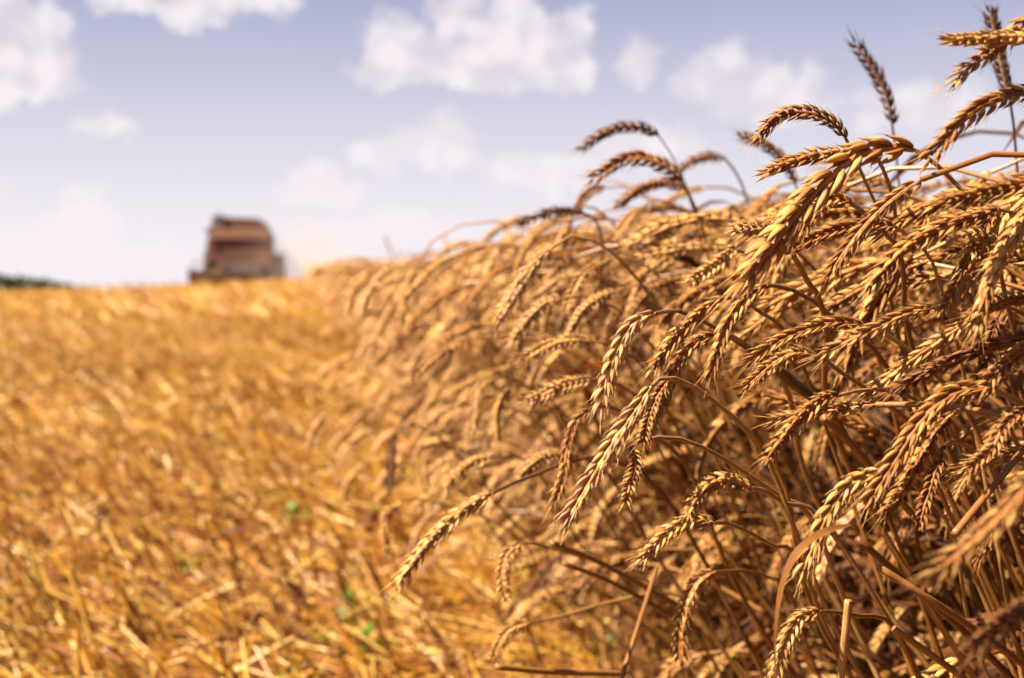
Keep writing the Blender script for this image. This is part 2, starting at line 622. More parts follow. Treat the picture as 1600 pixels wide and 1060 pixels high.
def map_template(TV, pos, N, B, scale):
    """TV (V,3) u,a,b ; pos/N/B (P,m,3); scale (P,) -> (P,V,3)"""
    m_ = pos.shape[1]
    u = np.clip(TV[:, 0], 0, None) * (m_ - 1)
    i0 = np.clip(np.floor(u).astype(int), 0, m_ - 2)
    f = (u - i0)[None, :, None]
    p = pos[:, i0] * (1 - f) + pos[:, i0 + 1] * f
    n_ = N[:, i0] * (1 - f) + N[:, i0 + 1] * f
    b_ = B[:, i0] * (1 - f) + B[:, i0 + 1] * f
    sc = np.asarray(scale)[:, None, None]
    return p + n_ * (TV[None, :, 1:2] * sc) + b_ * (TV[None, :, 2:3] * sc)


def tube(pos, N, B, rad, ns, tone, rnd):
    """pos (P,n,3), rad (P,n) -> verts, quads, data"""
    P, n, _ = pos.shape
    ph = 2 * np.pi * np.arange(ns) / ns
    off = N[:, :, None, :] * np.cos(ph)[None, None, :, None] + B[:, :, None, :] * np.sin(ph)[None, None, :, None]
    V = pos[:, :, None, :] + off * rad[:, :, None, None]
    i = np.arange(n - 1)[:, None] * ns
    s = np.arange(ns)[None, :]
    s2 = (s + 1) % ns
    q = np.stack([i + s, i + s2, i + ns + s2, i + ns + s], -1).reshape(-1, 4)
    F = (q[None] + (np.arange(P) * n * ns)[:, None, None]).reshape(-1, 4)
    C = np.zeros((P, n, ns, 4))
    C[..., 0] = np.asarray(tone)[:, None, None]
    C[..., 1] = np.linspace(0, 1, n)[None, :, None]
    C[..., 2] = np.asarray(rnd)[:, None, None]
    C[..., 3] = (np.abs(ph / np.pi - 1))[None, None, :]
    return V.reshape(-1, 3), F, C.reshape(-1, 4)


def ribbons(start, phi, length, width, th0, th1, twist, tone, rnd, n=7):
    """dry blades: vectorised curved, creased ribbons. (V, F, C)"""
    P = len(phi)
    t = np.linspace(0, 1, n)
    theta = th0[:, None] + (th1 - th0)[:, None] * t[None] ** 1.2
    lens = np.repeat((length / (n - 1))[:, None], n - 1, 1)
    pos, N, B = frames_planar(theta, phi, lens, start)
    N, B = spin(N, B, twist[:, None] * t[None])
    w = width[:, None] * np.minimum(1.0, (0.55 + 1.6 * t[None])) * np.clip(1.06 - t[None] ** 3, 0.05, 1) * (1 + .28 * rng.normal(0, 1, (P, n)).clip(-1.6, 1.2))
    N, B = spin(N, B, np.cumsum(rng.normal(0, .28, (P, n)), 1))
    V = np.stack([pos - B * w[..., None] * 0.5 + N * w[..., None] * 0.22, pos, pos + B * w[..., None] * 0.5 + N * w[..., None] * 0.22], 2)
    i = np.arange(n - 1)[:, None] * 3
    s = np.arange(2)[None]
    q = np.stack([i + s, i + s + 1, i + 3 + s + 1, i + 3 + s], -1).reshape(-1, 4)
    F = (q[None] + (np.arange(P) * n * 3)[:, None, None]).reshape(-1, 4)
    C = np.zeros((P, n, 3, 4))
    C[..., 0] = tone[:, None, None]
    C[..., 1] = t[None, :, None]
    C[..., 2] = rnd[:, None, None]
    C[..., 3] = np.array([0, 0.5, 1.0])[None, None]
    return V.reshape(-1, 3), F, C.reshape(-1, 4)


# ------------------------------------------------------------------ random standing wheat
STEM_N = 13
EAR_M = 8


def grow(x, y, edge_x, near, lodged=False):
    """parameters and centrelines of many plants"""
    P = len(x)
    r = rng
    side = np.clip(1.0 - (x - edge_x) / 0.35, 0, 1)            # plants at the edge lean out over the stubble
    phi = R(-85) + r.normal(0, R(26), P)
    flip = r.random(P) < 0.07
    phi = np.where(flip, phi + R(140), phi)
    lean = np.where(y < 1.9, R(31), R(17)) + r.normal(0, R(9), P) + side * R(8) * r.random(P)
    lean = np.maximum(lean, R(3))
    if lodged:                                                 # beaten down, leaning far out over the stubble
        lean = R(57) + r.normal(0, R(8), P)
        phi = R(-78) + r.normal(0, R(20), P)
    bend = np.where(y < 1.5, R(99), R(110)) + r.normal(0, R(19), P)                       # at the neck
    end = bend + R(48) + r.normal(0, R(24), P)                 # at the tip
    up = r.random(P) < 0.03
    bend = np.where(up, R(14), bend)
    end = np.where(up, R(22), end)
    end = np.clip(end, R(8), R(172))
    s = np.concatenate([np.linspace(0, 0.78, 7), np.linspace(0.82, 1.0, STEM_N - 7)])
    k = np.clip((s - 0.78) / 0.22, 0, 1)
    theta = lean[:, None] * (0.25 + 0.75 * np.minimum(1, s / 0.6))[None] * (1 - k[None]) + 0 * lean[:, None]
    kk = k[None] ** 1.5
    theta = theta * (1 - kk) + (lean[:, None] * (1 - kk) + bend[:, None] * kk) * np.where(k[None] > 0, 1, 0) * 1.0
    theta = np.where(k[None] > 0, lean[:, None] * (1 - kk) + bend[:, None] * kk, lean[:, None] * (0.25 + 0.75 * np.minimum(1, s / 0.6))[None])
    ear_len = np.clip(r.normal(np.where(y < 1.9, 0.083, 0.094), 0.013, P), 0.050, 0.120)
    te = np.linspace(0, 1, EAR_M)
    th_e = bend[:, None] + (end - bend)[:, None] * te[None] ** 0.9
    top = np.clip(r.normal(np.interp(y, [1.0, 1.6, 2.6, 5], [.748, .750, .738, .70]), 0.032, P), 0.55, np.interp(y, [1.2, 2.2, 5], [.86, .81, .765])) - side * 0.05 * r.random(P) - (r.random(P) < np.where(y < 1.9, .5, .36) + 0.15 * side) * r.random(P) * 0.33
    far_ = (y > 1.9) & (side > 0.25) & (r.random(P) < .68)
    top = np.where(far_, r.uniform(.26, .74, P), top)
    if lodged:
        bend = np.maximum(bend, R(80))
        top = r.uniform(.22, .47, P)
    # stem length so that the highest point of the arch reaches 'top'
    ds = np.diff(s)
    cz = np.cos(0.5 * (theta[:, 1:] + theta[:, :-1])) * ds[None]
    hz_ = np.cumsum(cz, 1).max(1)
    L = top / np.maximum(hz_, 0.3)
    z0 = ground_z(x, y)
    start = np.stack([x, y, z0 - 0.01], 1)
    pos, N, B = frames_planar(theta, phi, L[:, None] * ds[None], start)
    epos, eN, eB = frames_planar(th_e, phi, np.repeat((ear_len / (EAR_M - 1))[:, None], EAR_M - 1, 1), pos[:, -1])
    tw = r.uniform(0, math.pi, P)
    tw2 = tw[:, None] + (r.normal(0, 0.5, P))[:, None] * te[None]
    eN, eB = spin(eN, eB, tw2)
    tone = np.clip(r.normal(np.where(y < 1.9, 0.67, 0.88), 0.13, P), 0.12, 1.0)  # farther ears toned paler, haze and sunlight put into their colour
    tone = np.where(r.random(P) < 0.03, 0.27, tone)
    return dict(pos=pos, N=N, B=B, epos=epos, eN=eN, eB=eB, ear_len=ear_len, tone=tone, rnd=r.random(P),
                phi=phi, bend=bend, end=end, x=x, y=y, L=L, top=top, z0=z0, stone=np.clip(r.normal(np.where(y < 1.9, .60, .74), 0.15, P), 0.05, 1))


def take(d, idx):
    return {k: v[idx] for k, v in d.items()}


def stem_radii(P, n, r0):
    rr = np.linspace(0.0022, 0.0012, n)[None] * np.ones((P, 1))
    return rr * r0[:, None]


def leaves_for(d, per, width=0.0085, tone=.27):
    """random dry blades hung from the stems"""
    P = len(d['x'])
    Vs, Fs, Cs = [], [], []
    nv = 0
    for k in range(per):
        i = rng.integers(2, 9, P)
        st = d['pos'][np.arange(P), i]
        ph = rng.uniform(0, 2 * math.pi, P)
        V, F, C = ribbons(st, ph, rng.uniform(0.08, 0.24, P), width * rng.uniform(0.5, 1.2, P), rng.uniform(R(12), R(55), P),
                          rng.uniform(R(95), R(185), P), rng.normal(0, 1.3, P), np.clip(rng.normal(tone, 0.22, P), 0, 1), rng.random(P))
        Vs.append(V)
        Fs.append(F + nv)
        Cs.append(C)
        nv += len(V)
    return np.concatenate(Vs), np.concatenate(Fs), np.concatenate(Cs)


def strip(y0, y1, x0, x1, dens):
    n = int((y1 - y0) * (x1 - x0) * dens)
    return rng.uniform(x0, x1, n), rng.uniform(y0, y1, n)


EDGE = 0.40
wob = lambda y: EDGE + 0.06 * np.clip((y - 1.5) / 2, 0, 1) + 0.05 * np.sin(y * 0.9 + 0.5) + 0.035 * np.sin(y * 2.7)
def root_edge(y):                     # the crop leans out over the stubble, so its feet stand farther in
    return wob(y) + np.interp(y, [0, 1.6, 2.2, 6], [.26, .26, .03, -.02])


xn, yn = strip(0.10, 1.9, 0.0, 1.25, 820)
xn = xn + root_edge(yn)
near = grow(xn, yn, root_edge(yn), True)
xl, yl = strip(0.75, 2.7, 0.02, .40, 170)
xl = xl + root_edge(yl)
low = grow(xl, yl, root_edge(yl), True, lodged=True)
near = {k: np.concatenate([near[k], low[k]]) for k in near}
is_low = np.arange(len(near['x'])) >= len(xn)
# nothing may stand right in front of the lens: drop plants whose ear comes closer than 0.5 m or covers the view low and near
axis_v = np.array(ray(800, 530))
dep = (near['epos'] - np.array([0, 0, CAM_H])) @ axis_v
sdep = (near['pos'] - np.array([0, 0, CAM_H])) @ axis_v
Mi = np.array(CAM_M.transposed())


def project(p):
    q = (np.asarray(p) - np.array([0, 0, CAM_H])) @ Mi.T
    z = -q[..., 2]
    zz = np.where(z < 0.05, 0.05, z)
    return 800 + F_PX * q[..., 0] / zz, 530 - F_PX * q[..., 1] / zz, z


ex, ey, ez = project(near['epos'])
sx, sy, sz = project(near['pos'])
allx = np.concatenate([ex, sx], 1)
allz = np.concatenate([ez, sz], 1)
seen_near = ((allx < 1720) & (allz < 0.62) & (allz > 0)).any(1)
# the sky above the crop's rim stays open: only the traced ears stand up there
rim = np.interp(ex.mean(1), [480, 760, 900, 1000, 1100, 1200, 1330, 1480, 1600, 1800], [400, 350, 320, 292, 278, 284, 280, 255, 228, 215])
above = (ey.min(1) < rim) & (ez.mean(1) < 2.2)
# and the open ground at the foot of the crop
foot = np.interp(ex.mean(1), [400, 560, 700, 850, 1000], [1, 1, 1, 1, 0]) * (ey.max(1) > np.interp(ex.mean(1), [500, 640, 850, 1000], [560, 760, 900, 1100]))
front = ((ez < .66) & (ex < 1720)).any(1) | ((ez < .84) & (ex < 1180)).any(1) | ((ez < 1.10) & (ex < 1080)).any(1) | ((ez < 1.42) & (ex < 955)).any(1)
stray = (ex < np.interp(ey, [380, 450, 600, 760, 1060], [460, 482, 545, 585, 700])).any(1)
keep = ~seen_near & ~above & ~front & ((foot < 0.5) | is_low) & ~stray
near = take(near, np.where(keep)[0])
P_near = len(near['x'])
print('near crowd', P_near, 'of', len(keep))

# ------------------------------------------------------------------ the stalks one can tell apart, traced one by one
# label, short name, ear (base -> tip) in photograph pixels, depth of base, depth change to tip, stem pixels (from the ear down), tone, husk fatness
H = []


def hero(label, short, ear, z, stem=None, tone=0.6, dz=-0.012, fat=1.0, sdz=0.035, st=None, leaf=0, tw=None):
    if z < 0.9:
        z = 0.76 + (z - 0.76) * (0.62 if z > 0.55 else 1.0)
    H.append(dict(label=label, short=short, ear=ear, z=z, stem=stem, tone=tone, dz=dz, fat=fat, sdz=sdz, st=st, leaf=leaf, tw=tw))


hero('big sharp braided ear arching down from the sky between two stems, its grains plump', 'the big arching braided ear',
     [(1432, 236), (1385, 232), (1335, 246), (1275, 300), (1222, 365), (1160, 446)], .66, [(1447, 246), (1470, 264), (1508, 305), (1550, 370)], .62, fat=.95, tw=0.2)
hero('thick ear running down from the right frame edge to touch the arching ear', 'the thick ear by the frame',
     [(1640, 140), (1590, 148), (1535, 166), (1495, 198), (1450, 248)], .62, [(1690, 160), (1740, 210)], .52, fat=1.12)
hero('topmost bleached ear pointing level to the left at the upper right corner', 'the topmost bleached ear',
     [(1650, 62), (1600, 58), (1545, 60), (1484, 62)], .60, [(1700, 90), (1750, 150)], .78, fat=1.12)
hero('top corner ear hooked downwards with long thin bristles at its tip', 'the bristly corner ear',
     [(1660, 12), (1600, 38), (1555, 78), (1525, 98), (1488, 128)], .61, [(1710, 20), (1760, 90)], .66)
hero('small ear bent into a round arch high against the sky', 'the round arched ear',
     [(1322, 218), (1300, 190), (1262, 176), (1220, 180), (1184, 214)], .86, [(1334, 240), (1350, 280), (1372, 326), (1396, 376), (1412, 430)], .52, sdz=.02)
hero('straight ear pointing left below the round arch, single hairs reaching from its tip', 'the straight ear under the arch',
     [(1348, 232), (1310, 240), (1262, 246), (1198, 268)], .78, [(1366, 240), (1386, 280), (1400, 340)], .58)
hero('solitary dark upright ear on a bare stem alone against the sky', 'the lone upright ear',
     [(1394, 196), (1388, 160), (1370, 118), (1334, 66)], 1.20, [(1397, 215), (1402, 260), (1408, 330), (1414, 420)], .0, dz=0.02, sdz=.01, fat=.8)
hero('dark upright ear passing behind the topmost ears in the right corner', 'the dark corner ear',
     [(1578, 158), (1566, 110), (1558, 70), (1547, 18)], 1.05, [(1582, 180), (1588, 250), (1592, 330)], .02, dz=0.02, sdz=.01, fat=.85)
hero('dark drooping ear standing clear in the sky, left of the round arch', 'the clear dark bowed ear',
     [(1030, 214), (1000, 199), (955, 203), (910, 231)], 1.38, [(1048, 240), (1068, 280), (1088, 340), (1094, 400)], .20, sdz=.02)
hero('slim ear sloping down to the left just under the clear dark bowed ear', 'the slim sloping ear',
     [(1066, 286), (1040, 262), (985, 246), (926, 279)], 1.25, [(1080, 310), (1096, 350), (1106, 400)], .42, sdz=.02)
hero('blunt ear tucked under the slim sloping ear, half hidden by its stem', 'the blunt tucked ear',
     [(1072, 296), (1035, 286), (1000, 296), (966, 319)], 1.42, [(1084, 330), (1092, 380)], .46)
hero('small level ear with its stem falling to the right, right of the slim sloping ear', 'the small level ear',
     [(1134, 250), (1110, 244), (1085, 252), (1060, 267)], 1.55, [(1152, 274), (1168, 320)], .38)
hero('brown blurred ear crossing behind the tip of the round arched ear', 'the brown crossing ear',
     [(1242, 286), (1225, 252), (1198, 228), (1158, 213)], 1.35, [(1250, 310), (1256, 360)], .26)
hero('short ear with wide open husks curving out right beneath the big arching ear', 'the open husked ear',
     [(1330, 318), (1298, 312), (1262, 340), (1240, 378)], .72, [(1352, 334), (1386, 368), (1410, 410)], .56)
hero('frayed whitish ear tip with spread bristles pointing left beside the big arching ear', 'the frayed white ear',
     [(1240, 400), (1215, 372), (1185, 358), (1146, 358)], .74, [(1262, 440), (1290, 500)], .92, fat=1.05)
hero('shaggy level ear lying across the stems under the open husked ear', 'the shaggy level ear',
     [(1395, 352), (1350, 352), (1300, 362), (1240, 384)], .76, [(1430, 380), (1464, 430)], .50)
hero('ear laid level at the right frame edge with a neat upper row of grains', 'the neat level ear',
     [(1640, 280), (1590, 292), (1530, 304), (1474, 319)], .60, [(1690, 310), (1730, 370)], .55, fat=1.05)
hero('knobbly ear slanting down left across the crossing stems right of centre', 'the knobbly slanting ear',
     [(1560, 328), (1505, 344), (1445, 368), (1400, 402), (1358, 448)], .67, [(1600, 340), (1650, 390)], .58, fat=1.05)
hero('ear hanging straight down from the base of the knobbly slanting ear', 'the straight hanging ear',
     [(1556, 334), (1530, 365), (1508, 415), (1474, 486)], .70, [(1580, 330), (1620, 360), (1650, 420)], .60)
hero('short ear emerging from the right frame edge with two bent grains', 'the short edge ear',
     [(1640, 380), (1595, 384), (1562, 398), (1538, 424)], .66, [(1680, 400), (1710, 450)], .54)
hero('orange fuzzy ear lying level at the right frame edge below the short edge ear', 'the orange fuzzy ear',
     [(1640, 460), (1600, 464), (1555, 474), (1512, 494)], .63, [(1690, 490), (1730, 540)], .46)
hero('pinkish bleached ear hanging from a long thin stem, bare neck at its top', 'the pinkish hanging ear',
     [(1024, 490), (990, 506), (966, 545), (950, 590), (938, 642)], .79, [(1042, 487), (1068, 488), (1110, 508), (1175, 550), (1248, 602), (1310, 660)], .97, fat=.97, sdz=.02)
hero('golden ear curving down just right of the pinkish hanging ear', 'the golden curved ear',
     [(1132, 466), (1095, 488), (1050, 534), (1018, 580)], .84, [(1156, 468), (1190, 490), (1240, 540)], .62)
hero('slender ear hanging almost vertical between the golden curved ear and the thick crossing stem', 'the slender vertical ear',
     [(1200, 446), (1165, 470), (1135, 510), (1108, 588)], .80, [(1216, 448), (1258, 462), (1318, 510), (1390, 580)], .60, sdz=.02)
hero('ear with broad plump grains directly below the golden curved ear', 'the plump grained ear',
     [(1118, 524), (1085, 536), (1052, 580), (1034, 630), (1020, 664)], .82, [(1136, 522), (1180, 550), (1230, 610)], .58)
hero('longest bleached ear in front of the crop, hanging low with a ragged bristly tip', 'the long ragged ear',
     [(1018, 604), (995, 640), (960, 690), (925, 748), (888, 812)], .71, [(1032, 592), (1070, 596), (1130, 640), (1200, 720)], .92, fat=1.12, sdz=.02)
hero('narrow ear on a thin bowed stem hanging right behind the long ragged ear', 'the narrow bowed ear',
     [(1044, 597), (1028, 620), (1014, 655), (1004, 692)], .76, [(1058, 596), (1092, 610), (1138, 645), (1190, 702), (1226, 756)], .60, sdz=.02)
hero('ear hanging from the long bare stem that sweeps under the long ragged ear', 'the swept stem ear',
     [(986, 700), (994, 724), (986, 755), (976, 788)], .79, [(995, 692), (1022, 684), (1064, 686), (1112, 706), (1164, 738), (1224, 778), (1290, 820)], .58, sdz=.015, st=.85)
hero('thin ear hanging in a slack curve left of the long ragged ear', 'the slack curved ear',
     [(922, 640), (898, 662), (886, 705), (880, 745), (864, 790)], .94, [(936, 634), (970, 642), (1020, 680), (1080, 740)], .60)
hero('ear with pale upturned husks lying level over the stems below the swept stem ear', 'the upturned husk ear',
     [(1172, 764), (1135, 750), (1100, 764), (1078, 800)], .78, [(1190, 766), (1225, 786), (1270, 815)], .70)
hero('lowest pale ear at the front, fan shaped with its tip pointing down left', 'the fan shaped low ear',
     [(1118, 817), (1080, 812), (1040, 836), (1002, 876)], .79, [(1136, 818), (1166, 830), (1206, 852), (1250, 876)], .80, fat=1.05, st=.8)
hero('lean ear bent in a half hoop near the bottom, its tip trailing straight down', 'the half hoop ear',
     [(1118, 894), (1092, 908), (1073, 945), (1063, 985), (1062, 1030)], .98, [(1134, 893), (1165, 892), (1200, 902), (1235, 930)], .50)
hero('ear with big loose grains at the bottom of the frame beside the curled leaf', 'the loose grained bottom ear',
     [(1282, 956), (1250, 968), (1228, 1004), (1210, 1064)], .70, [(1304, 957), (1345, 963), (1400, 985)], .76, fat=.95)
hero('heavy braided ear arching over the dark hollow at right, longest on that side', 'the heavy arching right ear',
     [(1552, 607), (1500, 612), (1458, 640), (1428, 675), (1400, 720), (1362, 780)], .66, [(1576, 620), (1604, 634), (1650, 670)], .54, fat=1.12)
hero('ear hanging parallel just inside the heavy arching right ear', 'the parallel inner ear',
     [(1490, 646), (1462, 672), (1438, 710), (1418, 748), (1385, 800)], .68, [(1510, 640), (1560, 660), (1600, 720)], .50)
hero('loose ear hanging steeply under the parallel inner ear into the shade', 'the steep shaded ear',
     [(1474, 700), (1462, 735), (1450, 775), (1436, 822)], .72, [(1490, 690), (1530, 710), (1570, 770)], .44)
hero('ear with long curved husks coming from the right frame edge near the heavy arching ear', 'the long husked ear',
     [(1606, 640), (1572, 662), (1548, 704), (1510, 734)], .63, [(1640, 640), (1700, 690)], .60, fat=1.05)
hero('pale pointed ear in the lower right, above the curled dry leaf', 'the pale pointed ear',
     [(1378, 737), (1330, 756), (1296, 800), (1274, 846), (1254, 896)], .68, [(1400, 740), (1440, 770), (1490, 840)], .80, fat=1.08, leaf=1)
hero('nearest ear, strongly blurred, reaching in from the lower right edge', 'the blurred nearest ear',
     [(1668, 700), (1610, 758), (1560, 812), (1516, 852), (1462, 896)], .49, [(1730, 690), (1800, 740)], .58, fat=1.05)
hero('dim blurred ear reaching in from the bottom right corner, in shade', 'the dim corner ear',
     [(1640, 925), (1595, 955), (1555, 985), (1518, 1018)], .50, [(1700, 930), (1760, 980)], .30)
hero('drooping ear under a stem that arcs over to the right, centre right of the crop', 'the arc stemmed ear',
     [(1312, 618), (1280, 628), (1240, 665), (1200, 716)], .72, [(1338, 611), (1374, 609), (1412, 616), (1448, 637), (1490, 680)], .54, st=.8, sdz=.015)
hero('short level ear from a pale bent neck beside the thick dark node', 'the bent neck ear',
     [(1278, 560), (1245, 553), (1210, 568), (1168, 604)], .73, [(1290, 564), (1314, 582), (1352, 606), (1390, 636), (1424, 668)], .64, st=.78, sdz=.015)
hero('sunlit ear sloping left in front of the long diagonal stem, mid crop', 'the sunlit sloping ear',
     [(1348, 508), (1305, 504), (1262, 516), (1218, 534), (1172, 566)], .75, [(1360, 511), (1386, 524), (1424, 550), (1472, 596), (1520, 660)], .62, st=.75, sdz=.015)
hero('ear with bleached tips lying just over the sunlit sloping ear', 'the bleached tip ear',
     [(1462, 481), (1420, 490), (1370, 514), (1325, 534), (1280, 558)], .71, [(1490, 484), (1540, 520), (1580, 590)], .70)
hero('dusky ear hanging in the shade of the right edge below the orange fuzzy ear', 'the dusky edge ear',
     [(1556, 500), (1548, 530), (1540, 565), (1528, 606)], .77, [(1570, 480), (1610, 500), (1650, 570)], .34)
hero('twisted ear slanting down from the right frame edge beside the dusky edge ear', 'the twisted edge ear',
     [(1640, 530), (1605, 545), (1570, 570), (1538, 606)], .64, [(1690, 540), (1740, 600)], .56)
# softer ones, farther along the edge
hero('pale thin blurred ear, left one of three in a row on the crop edge', 'the left thin pale ear',
     [(878, 468), (850, 476), (825, 502), (802, 534)], 1.25, None, .80)
hero('pale thin blurred ear beaded with light, middle one of three in a row', 'the beaded thin ear',
     [(962, 456), (928, 472), (905, 496), (890, 526)], 1.22, None, .78)
hero('dull ear hanging from the bright thin ears toward the pinkish hanging ear', 'the dull thin ear',
     [(936, 414), (915, 428), (898, 456), (884, 490)], 1.28, None, .66)
hero('pale club shaped ear level above the three thin pale ears', 'the pale club ear',
     [(902, 434), (875, 440), (855, 455), (836, 468)], 1.40, None, .86)
hero('long straight pale ear slanting steeply down left, longest in the blurred crop', 'the long straight pale ear',
     [(862, 388), (836, 412), (812, 444), (778, 500)], 1.12, None, .78, fat=1.05)
hero('dark level ear lying on the blurred crop rim against the sky', 'the dark rim ear',
     [(912, 334), (880, 330), (850, 336), (814, 348)], 1.45, [(930, 344), (942, 380)], .10)
hero('pale short ear hanging down right below the dark rim ear', 'the short pale hanging ear',
     [(892, 340), (884, 360), (875, 384), (866, 402)], 1.60, None, .76)
hero('straight pale ear slanting down left right of the dark rim ear', 'the straight slanting pale ear',
     [(1000, 326), (985, 342), (970, 362), (956, 378)], 1.50, None, .74)
hero('pale ear slanting in front of the frayed white ear, its tip down left', 'the soft slanting ear',
     [(1150, 386), (1128, 408), (1105, 424), (1078, 440)], 1.00, None, .72)
hero('thin ear rising over the blurred rim left of the blunt tucked ear', 'the thin rim ear',
     [(946, 294), (925, 298), (908, 314), (896, 336)], 1.65, None, .46)
hero('level ear right under the thin rim ear, broad and pale along its top', 'the broad topped ear',
     [(1060, 344), (1030, 346), (1005, 354), (990, 366)], 1.45, None, .72)
hero('long ear stretched low over the stubble, tip lowest of the blurred front ears', 'the low stretched ear',
     [(770, 771), (735, 792), (690, 828), (655, 868), (628, 908)], 1.00, [(800, 756), (836, 742), (890, 722), (960, 720)], .66)
hero('dark withered ear hanging alone over the stubble at the crop edge', 'the dark withered ear',
     [(622, 674), (613, 690), (612, 722), (607, 762)], 1.80, [(634, 666), (668, 672), (720, 720)], .16, fat=.8)
hero('thin ear ending a hooped stem over the stubble, below the dark withered ear', 'the hooped stubble ear',
     [(628, 784), (606, 800), (600, 830), (607, 868)], 1.50, [(652, 780), (690, 788), (748, 806), (820, 850)], .50)
hero('small hanging ear bent sharply at its neck, right of the dark withered ear', 'the sharp necked ear',
     [(680, 702), (666, 714), (662, 738), (666, 768)], 1.62, [(700, 698), (740, 716)], .60)
hero('ear slanting down left above the low stretched ear', 'the slanting low ear',
     [(772, 715), (742, 724), (716, 742), (698, 762)], 1.35, [(796, 714), (840, 736)], .66)
hero('curled ear hanging from a level straw under the low stretched ear', 'the curled straw ear',
     [(816, 850), (794, 866), (786, 896), (790, 934)], 1.12, [(838, 850), (872, 860), (948, 884), (1040, 930)], .58)
hero('lowest ear near the bottom edge, bent left at the end of a level straw', 'the bottom straw ear',
     [(828, 974), (800, 984), (784, 1002), (773, 1026)], 1.15, [(850, 970), (890, 960), (960, 940), (1060, 930)], .56)
hero('bright short ear level in front of the slanting low ear', 'the bright short ear',
     [(878, 710), (852, 714), (830, 728), (812, 746)], 1.18, [(896, 712), (950, 740)], .74)
hero('hanging ear in the blurred crop with a pale hooked neck, above the bright short ear', 'the hooked neck ear',
     [(772, 592), (750, 606), (742, 636), (738, 672)], 1.50, [(790, 590), (830, 606), (880, 650)], .72)
hero('slim hooked ear just right of the hooked neck ear', 'the slim hooked ear',
     [(800, 604), (784, 622), (778, 650), (780, 684)], 1.45, [(816, 604), (860, 640)], .60)
hero('pale level ear pointing left over the pinkish ear, soft grains along its top', 'the soft level ear',
     [(925, 594), (890, 600), (860, 612), (826, 628)], 1.10, [(950, 596), (1000, 630)], .74)
hero('ear with feathery tip level in the blur, just over the soft level ear', 'the feathery level ear',
     [(935, 536), (895, 532), (858, 540), (820, 562)], 1.15, [(955, 542), (1010, 580)], .70)

# stems that end on the ground, ears along the traced lines
hero_pts = []


def build_stalk(h, label, group, parts):
    """parts: dict with ear curve frames, stem curve etc. -> Empty with ear (> awns), stem, leaf"""
    root = empty('wheat_stalk', parts['root'])
    tag(root, label, 'wheat stalk', group)
    tv = parts['tmpl']
    V = map_template(tv['V'], parts['epos'][None], parts['eN'][None], parts['eB'][None], [parts['fat']])[0]
    C = tv['C'].copy()
    C[:, 0] = parts['tone']
    ear = np_mesh('ear', V, [tv['F4'], tv['F3']], M_EAR, root, C)
    # awns beyond the tip: extend the last frame
    A = tv['AV'].copy()
    over = np.clip(A[:, 0] - 1.0, 0, None)
    A[:, 0] = np.clip(A[:, 0], 0, 1)
    VA = map_template(A, parts['epos'][None], parts['eN'][None], parts['eB'][None], [parts['fat']])[0]
    tip = parts['epos'][-1] - parts['epos'][-2]
    tip = tip / np.linalg.norm(tip)
    VA = VA + over[:, None] * tip[None] * parts['elen']
    CA = tv['AC'].copy()
    CA[:, 0] = parts['tone']
    aw = np_mesh('awns', VA, [tv['AF']], M_AWN, None, CA)
    aw.data.transform(Matrix.Translation(-Vector(root.location)))
    aw.parent = ear
    kn = int(len(parts['srad']) * (.45 + .3 * parts['rnd']))
    parts['srad'] = parts['srad'].copy()
    parts['srad'][kn:] *= 1.22
    parts['srad'][kn] *= 1.25
    sV, sF, sC = tube(parts['spos'][None], parts['sN'][None], parts['sB'][None], parts['srad'][None], 7, [parts['stone']], [parts['rnd']])
    sC = sC.reshape(-1, 7, 4)
    sC[kn, :, 0] = .05
    sC[kn + 1:, :, 0] = np.clip(sC[kn + 1:, :, 0] + .12, 0, 1)
    sC = sC.reshape(-1, 4)
    np_mesh('stem', sV, [sF], M_STEM, root, sC)
    for lf in parts.get('leaves', []):
        V_, F_, C_ = lf
        np_mesh('leaf', V_, [F_], M_LEAF, root, C_)
    return root


def one_ribbon(st, phi, ln, wd, a, b_, tw, tone, n=10):
    f = lambda v: np.array([v], float)
    return ribbons(np.array([st]), f(phi), f(ln), f(wd), f(a), f(b_), f(tw), f(tone), f(0.5), n)


